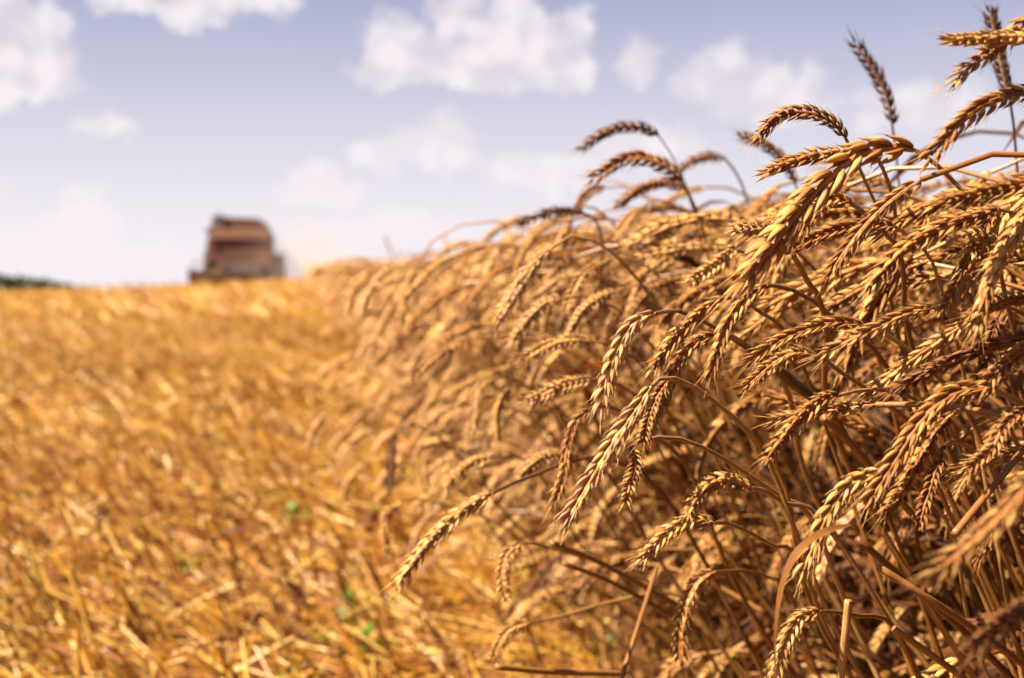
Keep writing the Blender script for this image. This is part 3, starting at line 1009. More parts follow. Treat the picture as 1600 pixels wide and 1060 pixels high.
hero_parts = []
for k, h in enumerate(H):
    n = len(h['ear'])
    ear3 = [at(px, py, h['z'] + h['dz'] * i / (n - 1)) for i, (px, py) in enumerate(h['ear'])]
    epos, elen = catmull(ear3, 14)
    base = np.array(ear3[0])
    d0 = base - np.array(ear3[1])
    d0 /= np.linalg.norm(d0)
    if h['stem']:
        st3 = [base] + [np.array(at(px, py, h['z'] + h['sdz'] * (i + 1))) for i, (px, py) in enumerate(h['stem'])]
    else:
        st3 = [base, base + d0 * 0.018 + np.array([0.006, 0.004, -0.002]), base + d0 * 0.03 + np.array([0.04, 0.02, -0.03])]
    last = st3[-1]
    rx = max(last[0] + 0.18 + 0.12 * rng.random(), EDGE + 0.12 + 0.15 * rng.random())
    ry = last[1] + 0.03 + 0.08 * rng.random()
    rz = gz(rx, ry)
    dl = st3[-1] - st3[-2]
    dl /= np.linalg.norm(dl)
    fallz = last[2] - rz
    st3.append(last + dl * 0.09 + np.array([0.0, 0.0, -0.06]))
    st3.append(np.array([last[0] + (rx - last[0]) * .72, ry, rz + fallz * 0.36]))
    st3.append(np.array([rx, ry, rz - 0.01]))
    st3 = [p for i, p in enumerate(st3) if i == 0 or np.linalg.norm(p - st3[i - 1]) > 1e-3]
    spos, slen = catmull(st3, 44)
    view = epos.mean(0) - np.array([0, 0, CAM_H])
    Tm = epos[-1] - epos[0]
    ref = np.cross(Tm, view)                                   # the two rows of grains face the lens, more or less
    N_, B_ = frames_path(epos, ref)
    tw = (h['tw'] if h['tw'] is not None else rng.normal(0, 0.55)) + np.linspace(0, rng.normal(0, 0.35), len(epos))
    N_, B_ = spin(N_, B_, tw)
    sN, sB = frames_path(spos)
    srad = (0.0012 + 0.0010 * np.clip(np.linspace(0, 1, 44) * 1.6, 0, 1)) * (1.0 + 0.15 * rng.normal())
    stone = h['st'] if h['st'] is not None else float(np.clip(rng.normal(0.66, 0.14), 0.1, 0.95))
    if h['tone'] < 0.15:
        stone = 0.25
    lv = []
    if rng.random() < 0.6 and h['z'] < 1.1 and not h['leaf']:
        q = spos[int(rng.integers(22, 36))]
        lv.append(one_ribbon(q, rng.uniform(0, 6.28), rng.uniform(.1, .22), .0085 * rng.uniform(.6, 1.2), R(rng.uniform(20, 60)), R(rng.uniform(110, 185)), rng.normal(0, 1.4), rng.uniform(.15, .75)))
    s_fat = .77 * h['fat'] * elen / 0.092 * 0.98 if elen < 0.092 else h['fat'] * (0.98 + 0.45 * (elen / 0.092 - 1))
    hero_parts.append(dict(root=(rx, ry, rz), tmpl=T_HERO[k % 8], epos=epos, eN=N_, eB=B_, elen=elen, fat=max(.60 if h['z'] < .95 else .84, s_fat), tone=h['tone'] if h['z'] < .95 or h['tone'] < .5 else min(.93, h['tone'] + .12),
                           spos=spos, sN=sN, sB=sB, srad=srad, stone=stone, rnd=rng.random(), leaves=lv, elen_=elen))

hero_roots = []
for h, pt in zip(H, hero_parts):
    if h['leaf']:
        # the broad curled blade that falls past the bottom edge
        pl = [at(1330, 820, .70), at(1286, 834, .682), at(1248, 862, .67), at(1226, 905, .668), at(1216, 955, .668), at(1212, 1010, .67), at(1213, 1075, .675)]
        lp, ll = catmull(pl, 22)
        n_, b_ = frames_path(lp, (0.2, -0.8, 0.8))
        n_, b_ = spin(n_, b_, np.linspace(0.2, 1.25, 22))
        w = 0.0050 * np.interp(np.linspace(0, 1, 22), [0, .12, .3, .5, .8, 1], [.25, .8, 1.0, .75, .45, .35]) * (1 + .06 * rng.normal(0, 1, 22))
        V = np.stack([lp - b_ * w[:, None] * .5 + n_ * w[:, None] * .2, lp, lp + b_ * w[:, None] * .5 + n_ * w[:, None] * .2], 1).reshape(-1, 3)
        i = np.arange(21)[:, None] * 3
        s = np.arange(2)[None]
        F = np.stack([i + s, i + s + 1, i + 4 + s, i + 3 + s], -1).reshape(-1, 4)
        C = np.zeros((22, 3, 4))
        C[..., 0] = .80
        C[..., 1] = np.linspace(0, 1, 22)[:, None]
        C[..., 2] = .5
        C[..., 3] = [0, .5, 1]
        pt['leaves'].append((V, F, C.reshape(-1, 4)))
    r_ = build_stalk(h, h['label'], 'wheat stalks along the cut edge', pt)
    if h['leaf']:
        [c for c in r_.children if c.name.startswith('leaf')][-1]['label'] = 'broad pale curled leaf blade'
    hero_roots.append(r_)

# ------------------------------------------------------------------ the crowd behind them
xm, ym = strip(1.9, 5.2, 0.0, 1.25, 430)
xm = xm + root_edge(ym)
mid = grow(xm, ym, root_edge(ym), True)
ex, ey, ez = project(mid['epos'])
mid = take(mid, np.where(~(ex < np.interp(ey, [380, 450, 600, 760, 1060], [460, 482, 545, 585, 700])).any(1))[0])

# which of the crowd shows largest in the photograph: a coarse depth buffer of all the ears
GW, GH = 400, 265
zb = np.full((GH, GW), 1e9)
ib = np.full((GH, GW), -1, int)


def splat(ep, idx, rad=0.0062):
    px, py, pz = project(ep)
    for a in range(ep.shape[0]):
        for j in range(ep.shape[1]):
            z_ = pz[a, j]
            if z_ < 0.2:
                continue
            rr = max(0.6, F_PX * rad / z_ / 4)
            cx, cy = px[a, j] / 4, py[a, j] / 4
            x0, x1 = int(max(0, cx - rr)), int(min(GW, cx + rr + 1))
            y0, y1 = int(max(0, cy - rr)), int(min(GH, cy + rr + 1))
            if x0 >= x1 or y0 >= y1:
                continue
            blk = zb[y0:y1, x0:x1]
            mk = blk > z_
            blk[mk] = z_
            ib[y0:y1, x0:x1][mk] = idx[a]


splat(np.array([p['epos'][::2] for p in hero_parts]), np.full(len(hero_parts), -2))
crowd = {k: np.concatenate([near[k], mid[k]]) for k in near}
NC = len(crowd['x'])
splat(crowd['epos'], np.arange(NC))
cnt = np.bincount(ib[ib >= 0], minlength=NC)
N_IND = 300 - len(H)
order = np.argsort(-cnt)
chosen = [int(i) for i in order[:N_IND] if cnt[i] > 6]
rest = np.setdiff1d(np.arange(NC), np.array(chosen))

hx = np.array([[np.mean([e[0] for e in h['ear']]), np.mean([e[1] for e in h['ear']])] for h in H])
used = {}
for i in chosen:
    ep = crowd['epos'][i]
    px, py, pz = project(ep[None])
    cx, cy, cz = float(px.mean()), float(py.mean()), float(pz.mean())
    tone = float(crowd['tone'][i])
    col = ('dark grey-brown' if tone < .2 else 'rust brown' if tone < .44 else 'golden brown' if tone < .58 else 'honey coloured' if tone < .72 else 'pale straw coloured')
    slope = math.degrees(math.atan2(float(py[0, -1] - py[0, 0]), abs(float(px[0, -1] - px[0, 0])) + 1e-3))
    arch = 'upright' if slope < -45 else 'level' if slope < 22 else 'slanting' if slope < 52 else 'drooping' if slope < 72 else 'straight hanging'
    el = float(crowd['ear_len'][i])
    size = 'long ' if el > .1 else 'short ' if el < .083 else ''
    right = float(px[0, -1] - px[0, 0]) > 15
    face = ' turned to the right' if right else ''
    best = None
    for rank, j in enumerate(np.argsort(((hx - [cx, cy]) ** 2).sum(1))[:6]):
        dx, dy = cx - hx[j, 0], cy - hx[j, 1]
        where = ('just right of ' if dx > 0 else 'just left of ') if abs(dx) > abs(dy) else ('just below ' if dy > 0 else 'just above ')
        if cz > H[j]['z'] + 0.12 and abs(dx) < 40 and abs(dy) < 40:
            where = 'behind '
        lab = f"{size}{col} {arch} ear{face} {where}{H[j]['short']}"
        if best is None:
            best = lab
        if lab not in used:
            best = lab
            break
    if len(best.replace('-', ' ').split()) > 16:
        best = best.replace('coloured ', '').replace('just ', '').replace(' turned to the right', ' turned right')
    used[best] = used.get(best, 0) + 1
    sp, sn, sb = crowd['pos'][i], crowd['N'][i], crowd['B'][i]
    spos, _ = catmull(list(sp), 26)
    sN, sB = frames_path(spos)
    lv = []
    if rng.random() < 0.75:
        q = spos[int(rng.integers(6, 18))]
        lv.append(one_ribbon(q, rng.uniform(0, 6.28), rng.uniform(.1, .22), .0085 * rng.uniform(.6, 1.2), R(rng.uniform(20, 60)), R(rng.uniform(110, 185)), rng.normal(0, 1.4), rng.uniform(.1, .7)))
    tm = T_HERO[i % 8] if cz < 1.25 else T_NEAR[i % 5]
    build_stalk(None, best, 'wheat stalks along the cut edge',
                dict(root=(float(crowd['x'][i]), float(crowd['y'][i]), float(crowd['z0'][i])), tmpl=tm, epos=ep, eN=crowd['eN'][i], eB=crowd['eB'][i],
                     elen=el, fat=0.85 * el / .092 * rng.uniform(.84, 1.12), tone=tone, spos=spos, sN=sN, sB=sB,
                     srad=np.linspace(0.0023, 0.0012, 26) * rng.uniform(.85, 1.2), stone=float(crowd['stone'][i]), rnd=float(crowd['rnd'][i]), leaves=lv))
for h in H:
    if len(h['label'].split()) > 16:
        print('LONG', h['label'])
print('individual stalks', len(H) + len(chosen), 'distinct labels', len(used), 'crowd', NC)


# ------------------------------------------------------------------ the rest of the standing crop: one mass
class Mass:
    def __init__(self):
        self.V, self.F4, self.F3, self.C, self.m4, self.m3, self.n = [], [], [], [], [], [], 0

    def add(self, V, F4, F3, C, slot):
        self.V.append(V)
        self.C.append(C)
        if F4 is not None and len(F4):
            self.F4.append(F4 + self.n)
            self.m4.append(np.full(len(F4), slot))
        if F3 is not None and len(F3):
            self.F3.append(F3 + self.n)
            self.m3.append(np.full(len(F3), slot))
        self.n += len(V)

    def build(self, name, mats):
        f4 = np.concatenate(self.F4)
        f3 = np.concatenate(self.F3) if self.F3 else np.zeros((0, 3), int)
        o = np_mesh(name, np.concatenate(self.V), [f4, f3], mats[0], None, np.concatenate(self.C))
        for mt in mats[1:]:
            o.data.materials.append(mt)
        mi = np.concatenate(self.m4 + self.m3).astype(np.int32)
        o.data.polygons.foreach_set('material_index', mi)
        return o


mass = Mass()


def add_ears(d, tmpls, fat, awns=False):
    P = len(d['x'])
    which = rng.integers(0, len(tmpls), P)
    for k, tv in enumerate(tmpls):
        ix = np.where(which == k)[0]
        if not len(ix):
            continue
        nv = len(tv['V'])
        V = map_template(tv['V'], d['epos'][ix], d['eN'][ix], d['eB'][ix], fat * d['ear_len'][ix] / .092)
        C = np.repeat(tv['C'][None], len(ix), 0).copy()
        C[..., 0] = d['tone'][ix][:, None]
        off = (np.arange(len(ix)) * nv)[:, None, None]
        mass.add(V.reshape(-1, 3), (tv['F4'][None] + off).reshape(-1, 4), (tv['F3'][None] + off).reshape(-1, 3), C.reshape(-1, 4), 0)


def add_stems(d, ns, thick=1.0, step=1):
    pos, N, B = d['pos'][:, ::step], d['N'][:, ::step], d['B'][:, ::step]
    rad = stem_radii(len(pos), pos.shape[1], thick * rng.uniform(.85, 1.2, len(pos)))
    V, F, C = tube(pos, N, B, rad, ns, d['stone'], d['rnd'])
    mass.add(V, F, None, C, 1)


def add_leaves(d, per, width=0.0085, tone=.27):
    V, F, C = leaves_for(d, per, width, tone)
    mass.add(V, F, None, C, 2)


d = take(crowd, rest)
nr_ = d['y'] < 2.9
add_ears(take(d, np.where(nr_)[0]), T_NEAR, 1.0)
add_ears(take(d, np.where(~nr_)[0]), T_MID, 1.08)
add_stems(take(d, np.where(d['y'] < 1.9)[0]), 5)
add_stems(take(d, np.where(d['y'] >= 1.9)[0]), 4, .8)
add_leaves(take(crowd, np.where(crowd['y'] < 1.9)[0]), 2)
add_leaves(take(crowd, np.where((crowd['y'] >= 1.9) & (rng.random(NC) < .5))[0]), 1, .0075, .55)
# barren and broken straw deeper in the crop, and the brown blades that fill it, canopy shade painted into their dark tones
xb, yb = strip(0.1, 2.2, 0.05, 1.0, 480)
xb = xb + root_edge(yb)
bare = grow(xb, yb, root_edge(yb), True)
bare_turn = rng.normal(0, R(40), len(xb))
c_, s_ = np.cos(bare_turn)[:, None], np.sin(bare_turn)[:, None]
rel = bare['pos'] - bare['pos'][:, :1]
bare['pos'] = bare['pos'][:, :1] + np.stack([rel[..., 0] * c_ - rel[..., 1] * s_, rel[..., 0] * s_ + rel[..., 1] * c_, rel[..., 2]], -1)
bare['stone'] = np.clip(rng.normal(.24, .18, len(xb)), 0, 1)  # straw tone lowered to paint in the shade under the canopy
cut = rng.uniform(.55, .92, len(xb))
bare['pos'] = np.stack([(1 - cut[:, None]) * bare['pos'][:, :1, c] + cut[:, None] * bare['pos'][..., c] for c in range(3)], -1)
bx_, by_, bz_ = project(bare['pos'])
bare = take(bare, np.where(~(((bz_ < .78) & (bx_ < 1700)).any(1)) & ~(by_ < np.interp(bx_, [480, 760, 900, 1000, 1200, 1480, 1600], [415, 365, 345, 330, 320, 300, 290])).any(1))[0])
add_stems(bare, 5, 1.15)
add_leaves(bare, 4, .0095)
# more wheat to the right of what is seen, behind the near crowd, and along the whole edge
xq, yq = strip(2.7, 5, .02, .4, 60)
xq = xq + root_edge(yq)
dl_ = grow(xq, yq, root_edge(yq), True, lodged=True)
add_ears(dl_, T_MID, 1.0)
add_stems(dl_, 4)
for (y0, y1, x0, x1, dens, tm, ns, st, per, wdt) in [
    (0.3, 5.2, 1.15, 3.0, 130, T_MID, 4, 1, 1, .009), (-1.5, 0.3, 0.35, 2.0, 60, T_MID, 4, 1, 1, .009),
    (5.2, 12, 0.0, 1.3, 240, T_MID, 3, 2, 1, .010), (5.2, 14, 1.3, 4.0, 50, T_FAR, 3, 2, 1, .010),
    (12, 26, 0.0, 1.5, 150, T_FAR, 3, 3, 1, .012), (26, 62, 0.0, 1.8, 70, T_VFAR, 3, 4, 1, .014), (14, 62, 1.5, 6.0, 14, T_VFAR, 3, 4, 1, .014)]:
    xx, yy = strip(y0, y1, x0, x1, dens)
    xx = xx + root_edge(yy)
    dd = grow(xx, yy, root_edge(yy) if x0 < 0.3 else np.full(len(yy), -9.0), False)
    if y1 <= 5.3:
        e_x, e_y, e_z = project(dd['epos'])
        ok = ~((e_y.min(1) < 285) & (e_z.mean(1) < 2.6) & (e_x.min(1) < 1650)) & ~((e_z < .7).any(1) & (e_x < 1700).any(1) & (e_z > 0).all(1))
        dd = take(dd, np.where(ok)[0])
    add_ears(dd, tm, 1.0 if y0 < 12 else 1.25 if y0 < 26 else 1.9)
    add_stems(dd, ns, 1.0 if y0 < 12 else 1.4 if y0 < 26 else 2.0, st)
    add_leaves(take(dd, np.where(rng.random(len(dd['x'])) < .6)[0]), per, wdt, .55)
crop = mass.build('standing_wheat', [M_EAR, M_STEM, M_LEAF])
tag(crop, 'dense mass of ripe wheat stretching along the cut edge to the horizon', 'wheat crop', kind='stuff')

# ------------------------------------------------------------------ stubble and loose straw
def stubs(x, y, hgt, rad, ns, lean_k=1.0, seg=2):
    P = len(x)
    phi = R(-85) + rng.normal(0, R(34), P)
    th = np.abs(rng.normal(R(38), R(15), P)) * lean_k
    th = np.where(rng.random(P) < 0.12, th + R(35), th)
    theta = np.stack([th * (0.7 + 0.3 * i / seg) for i in range(seg + 1)], 1)
    st = np.stack([x, y, ground_z(x, y) - 0.005], 1)
    pos, N, B = frames_planar(theta, phi, np.repeat((hgt / seg)[:, None], seg, 1), st)
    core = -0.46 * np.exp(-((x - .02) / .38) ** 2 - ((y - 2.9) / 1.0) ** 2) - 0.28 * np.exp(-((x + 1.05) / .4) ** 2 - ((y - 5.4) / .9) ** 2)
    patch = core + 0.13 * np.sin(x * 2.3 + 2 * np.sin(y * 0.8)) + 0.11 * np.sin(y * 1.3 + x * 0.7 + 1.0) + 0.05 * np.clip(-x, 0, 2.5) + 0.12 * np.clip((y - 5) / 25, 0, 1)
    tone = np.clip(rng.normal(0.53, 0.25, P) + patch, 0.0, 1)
    return tube(pos, N, B, np.repeat(rad[:, None], seg + 1, 1), ns, tone, rng.random(P))


def loose(x, y, ln, rad, ns, lift=0.03):
    P = len(x)
    phi = rng.uniform(0, 2 * math.pi, P)
    phi = np.where(rng.random(P) < 0.62, R(-72) + rng.normal(0, R(24), P), phi)
    th = np.clip(rng.normal(R(76), R(12), P), R(45), R(105))
    theta = np.stack([th - R(6), th, th + R(6)], 1)
    st = np.stack([x, y, ground_z(x, y) + rng.random(P) * lift], 1)
    pos, N, B = frames_planar(theta, phi, np.repeat((ln / 2)[:, None], 2, 1), st)
    tone = np.clip(rng.normal(0.66, 0.2, P), 0.05, 1)
    return tube(pos, N, B, np.repeat(rad[:, None], 3, 1), ns, tone, rng.random(P))


smass = Mass()


def wedge(y0, y1, dens, pad):
    """random points over the cut ground that the lens sees, and a bit to the sides"""
    n = int(dens * (y1 - y0) * (0.25 * y1 + pad + .5))
    y = rng.uniform(y0, y1, n)
    x = rng.uniform(-(0.25 * y1 + pad), 0.55, n)
    k = x > -(0.25 * y + pad)
    x, y = x[k], y[k]
    row = np.round((x + 0.04 * np.sin(y)) / 0.125) * 0.125     # drilled rows
    x = np.where(rng.random(len(x)) < 0.8, row + rng.normal(0, 0.018, len(x)), x)
    return x, y


x, y = wedge(0.7, 6, 260, 1.5)
q = stubs(x, y, np.clip(rng.normal(.125, .04, len(x)), .04, .22), rng.uniform(.0017, .0032, len(x)), 6)
smass.add(q[0], q[1], None, q[2], 0)
x, y = wedge(6, 18, 170, 2)
q = stubs(x, y, np.clip(rng.normal(.125, .035, len(x)), .04, .20), rng.uniform(.0022, .0036, len(x)), 4)
smass.add(q[0], q[1], None, q[2], 0)
x, y = wedge(18, 64, 34, 3)
q = stubs(x, y, np.clip(rng.normal(.14, .04, len(x)), .05, .24), rng.uniform(.005, .009, len(x)), 3, seg=1)
smass.add(q[0], q[1], None, q[2], 0)
for y0, y1, dens, r0, lmax in ((.7, 6, 640, .0016, .18), (6, 18, 260, .0028, .26), (18, 64, 40, .009, .6)):
    x, y = wedge(y0, y1, dens, 1.5)
    q = loose(x, y, rng.uniform(.06, lmax, len(x)), r0 * rng.uniform(.8, 1.4, len(x)), 4, .05)
    smass.add(q[0], q[1], None, q[2], 0)
    x, y = wedge(y0, y1, dens * .35, 1.5)
    P = len(x)
    st = np.stack([x, y, ground_z(x, y) + .01 + rng.random(P) * .06], 1)
    q = ribbons(st, rng.uniform(0, 6.28, P), rng.uniform(.05, .2, P) * (1 + y0 / 18), .008 * (1 + y0 / 9) * rng.uniform(.5, 1.2, P), rng.uniform(R(30), R(90), P),
                rng.uniform(R(90), R(140), P), rng.normal(0, 1.2, P), np.clip(rng.normal(.5, .25, P), 0, 1), rng.random(P), 5)
    smass.add(q[0], q[1], None, q[2], 1)
# thick pale stubs close to the lens
x = rng.uniform(-1.15, .12, 330)
x = np.where(rng.random(330) < .5, x, rng.uniform(-.95, -.30, 330))
y = rng.uniform(1.6, 3.2, 330)
q = stubs(x, y, rng.uniform(.09, .22, 330), rng.uniform(.0022, .0038, 330), 7)
q[2][:, 0] = np.clip(q[2][:, 0] + .22, 0, 1)
smass.add(q[0], q[1], None, q[2], 0)
stub = smass.build('stubble', [M_STUB, M_LEAF])
tag(stub, 'leaning cut straw stubble and chaff over the harvested ground', 'stubble', kind='stuff')

# ------------------------------------------------------------------ straws one can pick out
def straw(name, label, cat, pts, r0, tone, group=None, n=24):
    p3, ln = catmull(pts, n)
    N_, B_ = frames_path(p3)
    V, F, C = tube(p3[None], N_[None], B_[None], np.full((1, n), r0), 8, [tone], [.5])
    V = np.concatenate([V, p3[[0, -1]]])
    k = n * 8
    cap = [(k, (s + 1) % 8, s) for s in range(8)] + [(k + 1, (n - 1) * 8 + s, (n - 1) * 8 + (s + 1) % 8) for s in range(8)]
    C = np.concatenate([C, np.array([[tone, 0, .2, .5], [tone, 1, .2, .5]])])
    o = np_mesh(name, V, [F, np.array(cap)], M_STEM, None, C)
    return tag(o, label, cat, group)


straw('broken_straw', 'pale whitish broken straw standing at the bottom beside the curled leaf', 'straw', [at(1326, 938, .72), at(1320, 1000, .725), at(1310, 1090, .74)], .0021, 1.0)
straw('leaning_straw', 'thick golden straw running diagonally down to the right bottom corner', 'straw', [at(1372, 886, .715), at(1470, 948, .72), at(1560, 1010, .75), at(1660, 1085, .80)], .0019, .62)
straw('leaning_straw', 'second golden straw below the thick diagonal one, cut by the bottom edge', 'straw', [at(1396, 982, .73), at(1470, 1034, .74), at(1540, 1085, .76)], .0018, .72)
straw('leaning_straw', 'brown straw parallel to the thick diagonal one just above it', 'straw', [at(1340, 842, .74), at(1420, 912, .76), at(1510, 990, .80), at(1600, 1080, .85)], .0020, .36)
straw('leaning_straw', 'golden straw crossing the middle stems above the pale pointed ear', 'straw', [at(1286, 652, .74), at(1330, 694, .76), at(1370, 742, .79), at(1440, 820, .86)], .0021, .62)
straw('leaning_straw', 'dark reddish stem section with a thick node left of the bent neck ear', 'straw', [at(1190, 560, .745), at(1222, 584, .75), at(1246, 604, .756), at(1300, 640, .78)], .0030, .12)
straw('leaning_straw', 'long blurred straw pair lying low across the dark crop foot, upper one', 'straw', [at(860, 848, 1.05), at(940, 880, 1.08), at(1065, 950, 1.14)], .0024, .66)
straw('leaning_straw', 'long blurred straw lying level at the bottom edge of the frame', 'straw', [at(775, 1042, 1.0), at(860, 1050, 1.03), at(975, 1053, 1.08)], .0022, .74)
straw('leaning_straw', 'lower straw of the blurred crossing pair, thinner and browner', 'straw', [at(880, 880, 1.10), at(960, 912, 1.13), at(1090, 985, 1.2)], .0021, .50)
straw('leaning_straw', 'blurred straw tilted up to the right from the bottom edge', 'straw', [at(950, 1120, 1.03), at(990, 1000, 1.07), at(1026, 888, 1.12)], .0017, .6)
straw('leaning_straw', 'thin straw rising to the right at the right frame edge over the shade', 'straw', [at(1490, 836, .66), at(1540, 775, .67), at(1610, 690, .69)], .0018, .6)

# ------------------------------------------------------------------ green weeds in the stubble
m, T, out = new_mat('weed_leaf')
tc = T.n.new('ShaderNodeTexCoord')
c = T.ramp(T.noise(tc.outputs['Object'], 60, 3), [(.3, (.06, .10, .008)), (.7, (.14, .18, .02))])
p = T.n.new('ShaderNodeBsdfPrincipled')
T.put(p.inputs['Base Color'], c)
p.inputs['Roughness'].default_value = .5
tr = T.n.new('ShaderNodeBsdfTranslucent')
T.put(tr.inputs['Color'], c)
mx = T.n.new('ShaderNodeMixShader')
mx.inputs[0].default_value = .45
T.l.new(p.outputs[0], mx.inputs[1])
T.l.new(tr.outputs[0], mx.inputs[2])
T.l.new(mx.outputs[0], out.inputs[0])
M_WEED = m

WEEDS = [(536, 938, 6, .9, 'largest bright green weed in the stubble, right of the bottom centre'), (560, 992, 7, .9, 'green weed right at the foot of the largest weed, lower down'),
         (500, 968, 5, .7, 'small green weed left of the largest weed'), (452, 798, 6, 1.0, 'dull green weed at mid distance in the stubble, right one of two'),
         (414, 770, 5, .9, 'dull green weed at mid distance in the stubble, left one of two'), (278, 862, 6, .9, 'yellowish green weed in the middle of the stubble at left'),
         (12, 766, 5, .9, 'green weed at the left frame edge'), (582, 794, 5, 1.0, 'green weed close under the crop edge beside the hooped ear'),
         (436, 1042, 5, .8, 'small green weed at the bottom edge of the stubble'), (930, 985, 5, .9, 'dark green weed in the shade at the foot of the wheat')]
for px, py, nl, sc, lab in WEEDS:
    dr = ray(px, py)
    h0 = 0.07
    z = 1.0
    for _ in range(30):
        pt = at(px, py, z)
        z *= 1 + 0.6 * (pt.z - h0 - gz(pt.x, pt.y)) / CAM_H
        z = max(.5, min(30, z))
    pt = at(px, py, z)
    root = empty('weed_plant', (pt.x, pt.y, gz(pt.x, pt.y)))
    tag(root, lab, 'weed', 'green weeds in the stubble')
    top = np.array([pt.x + .01, pt.y, gz(pt.x, pt.y) + .075 * sc])
    p3, _ = catmull([np.array(root.location), np.array(root.location) * .5 + top * .5 + np.array([.008, 0, 0]), top], 8)
    N_, B_ = frames_path(p3)
    V, F, C = tube(p3[None], N_[None], B_[None], np.full((1, 8), .0015), 5, [.5], [.5])
    np_mesh('stem', V, [F], M_WEED, root, C)
    for k in range(nl):
        st = p3[2 + k % 6]
        L_ = rng.uniform(.035, .06) * sc
        V, F, C = one_ribbon(st, k * 2.4 + rng.random(), L_, L_ * .5, R(rng.uniform(35, 60)), R(rng.uniform(80, 120)), rng.normal(0, .3), .5, 8)
        np_mesh('leaf', V, [F], M_WEED, root, C)

# ------------------------------------------------------------------ combine harvester
class MB:
    def __init__(self):
        self.bm = bmesh.new()

    def box(self, x0, x1, y0, y1, z0, z1, bev=0.03, tx=0.0, ty=0.0):
        """tx, ty: how far the top is drawn in"""
        vs = [self.bm.verts.new(v) for v in [(x0, y0, z0), (x1, y0, z0), (x1, y1, z0), (x0, y1, z0), (x0 + tx, y0 + ty, z1), (x1 - tx, y0 + ty, z1), (x1 - tx, y1 - ty, z1), (x0 + tx, y1 - ty, z1)]]
        fs = [self.bm.faces.new([vs[i] for i in f]) for f in [(3, 2, 1, 0), (4, 5, 6, 7), (0, 1, 5, 4), (1, 2, 6, 5), (2, 3, 7, 6), (3, 0, 4, 7)]]
        if bev:
            es = list({e for f in fs for e in f.edges})
            bmesh.ops.bevel(self.bm, geom=es, offset=bev, segments=2, affect='EDGES', profile=0.6)
        return self

    def prism(self, pts, axis, a, b, bev=0.03):
        """polygon extruded along x or y"""
        mk = (lambda u, v, w: (w, u, v)) if axis == 'x' else (lambda u, v, w: (u, w, v))
        A = [self.bm.verts.new(mk(u, v, a)) for u, v in pts]
        B = [self.bm.verts.new(mk(u, v, b)) for u, v in pts]
        n = len(pts)
        fs = [self.bm.faces.new(A), self.bm.faces.new(B[::-1])]
        for i in range(n):
            fs.append(self.bm.faces.new([A[i], B[i], B[(i + 1) % n], A[(i + 1) % n]]))
        bmesh.ops.recalc_face_normals(self.bm, faces=fs)
        if bev:
            es = list({e for f in fs for e in f.edges})
            bmesh.ops.bevel(self.bm, geom=es, offset=bev, segments=2, affect='EDGES', profile=0.6)
        return self

    def cyl(self, p0, p1, r, seg=20, r2=None):
        p0, p1 = Vector(p0), Vector(p1)
        d = p1 - p0
        M = Matrix.Translation((p0 + p1) / 2) @ d.to_track_quat('Z', 'Y').to_matrix().to_4x4()
        bmesh.ops.create_cone(self.bm, cap_ends=True, segments=seg, radius1=r, radius2=r if r2 is None else r2, depth=d.length, matrix=M)
        return self

    def build(self, name, mat, parent, smooth=False):
        me = bpy.data.meshes.new(name)
        self.bm.to_mesh(me)
        self.bm.free()
        me.materials.append(mat)
        o = bpy.data.objects.new(name, me)
        COL.objects.link(o)
        o.parent = parent
        if smooth:
            for p_ in me.polygons:
                p_.use_smooth = True
        return o


CB_Y = 70.0
CB_X = (383 - 480) / F_PX * CB_Y
cz0 = gz(CB_X, CB_Y)
cb = empty('combine_harvester', (CB_X, CB_Y, cz0))
tag(cb, 'dusty brown combine harvester driving away along the crop edge, seen from behind', 'combine harvester')
M_PAINT = plain('rusty_paint', (.070, .024, .011), .5, dirt=.5, dirt_col=(.085, .040, .022), scale=1.4)
M_PALE = plain('pale_paint', (.110, .046, .024), .5, dirt=.4, dirt_col=(.10, .052, .03), scale=2)
M_DARK = plain('dark_steel', (.06, .04, .04), .6, dirt=.3, dirt_col=(.2, .13, .08))
M_TYRE = plain('tyre_rubber', (.035, .03, .032), .85, dirt=.4, dirt_col=(.2, .13, .07), scale=4)
M_RIM = plain('wheel_paint', (.62, .33, .08), .5, dirt=.4)
M_GLASS = plain('cab_glass', (.03, .035, .04), .08, spec=.8)
M_LAMP = plain('lamp_red', (.10, .012, .008), .25)
MB().prism([(-3.0, 1.25), (-3.0, 2.35), (-2.7, 2.6), (2.2, 2.6), (2.6, 2.2), (2.6, .95), (-2.2, .95)], 'x', -1.45, 1.45, .05).build('body', M_PAINT, cb)
MB().box(-1.30, 1.42, -3.12, -2.2, 2.28, 2.78, .06, .04, .05).build('rear_hood', M_PALE, cb)
gt = MB().prism([(-1.22, 2.6), (1.45, 2.6), (1.30, 2.95), (.85, 3.30), (-1.10, 3.36), (-1.22, 3.2)], 'y', -2.6, 1.2, .05).build('grain_tank', M_PAINT, cb)
MB().box(-1.28, -.72, -2.9, -1.6, 2.80, 3.40, .04).build('engine_grille', M_DARK, cb)
MB().box(-1.05, 1.0, -3.25, -2.6, .62, 1.24, .04, .06, .0).build('straw_chopper', M_DARK, cb)
MB().box(-1.18, -.72, -3.32, -3.26, .55, 1.0, .02).build('tail_plate', M_PALE, cb)
MB().box(.75, 1.40, -3.10, -3.02, 1.0, 1.6, .02).build('side_shield', M_PALE, cb)
for s in (-1, 1):
    lp = MB().box(s * 1.2 - .1, s * 1.2 + .1, -3.10, -3.02, 2.0, 2.14, .015).build('tail_lamp', M_LAMP, cb)
cab = MB().prism([(1.35, 1.7), (1.35, 3.15), (1.5, 3.3), (3.2, 3.3), (3.35, 3.1), (3.05, 1.7)], 'x', -.95, .95, .06).build('cab', M_DARK, cb)
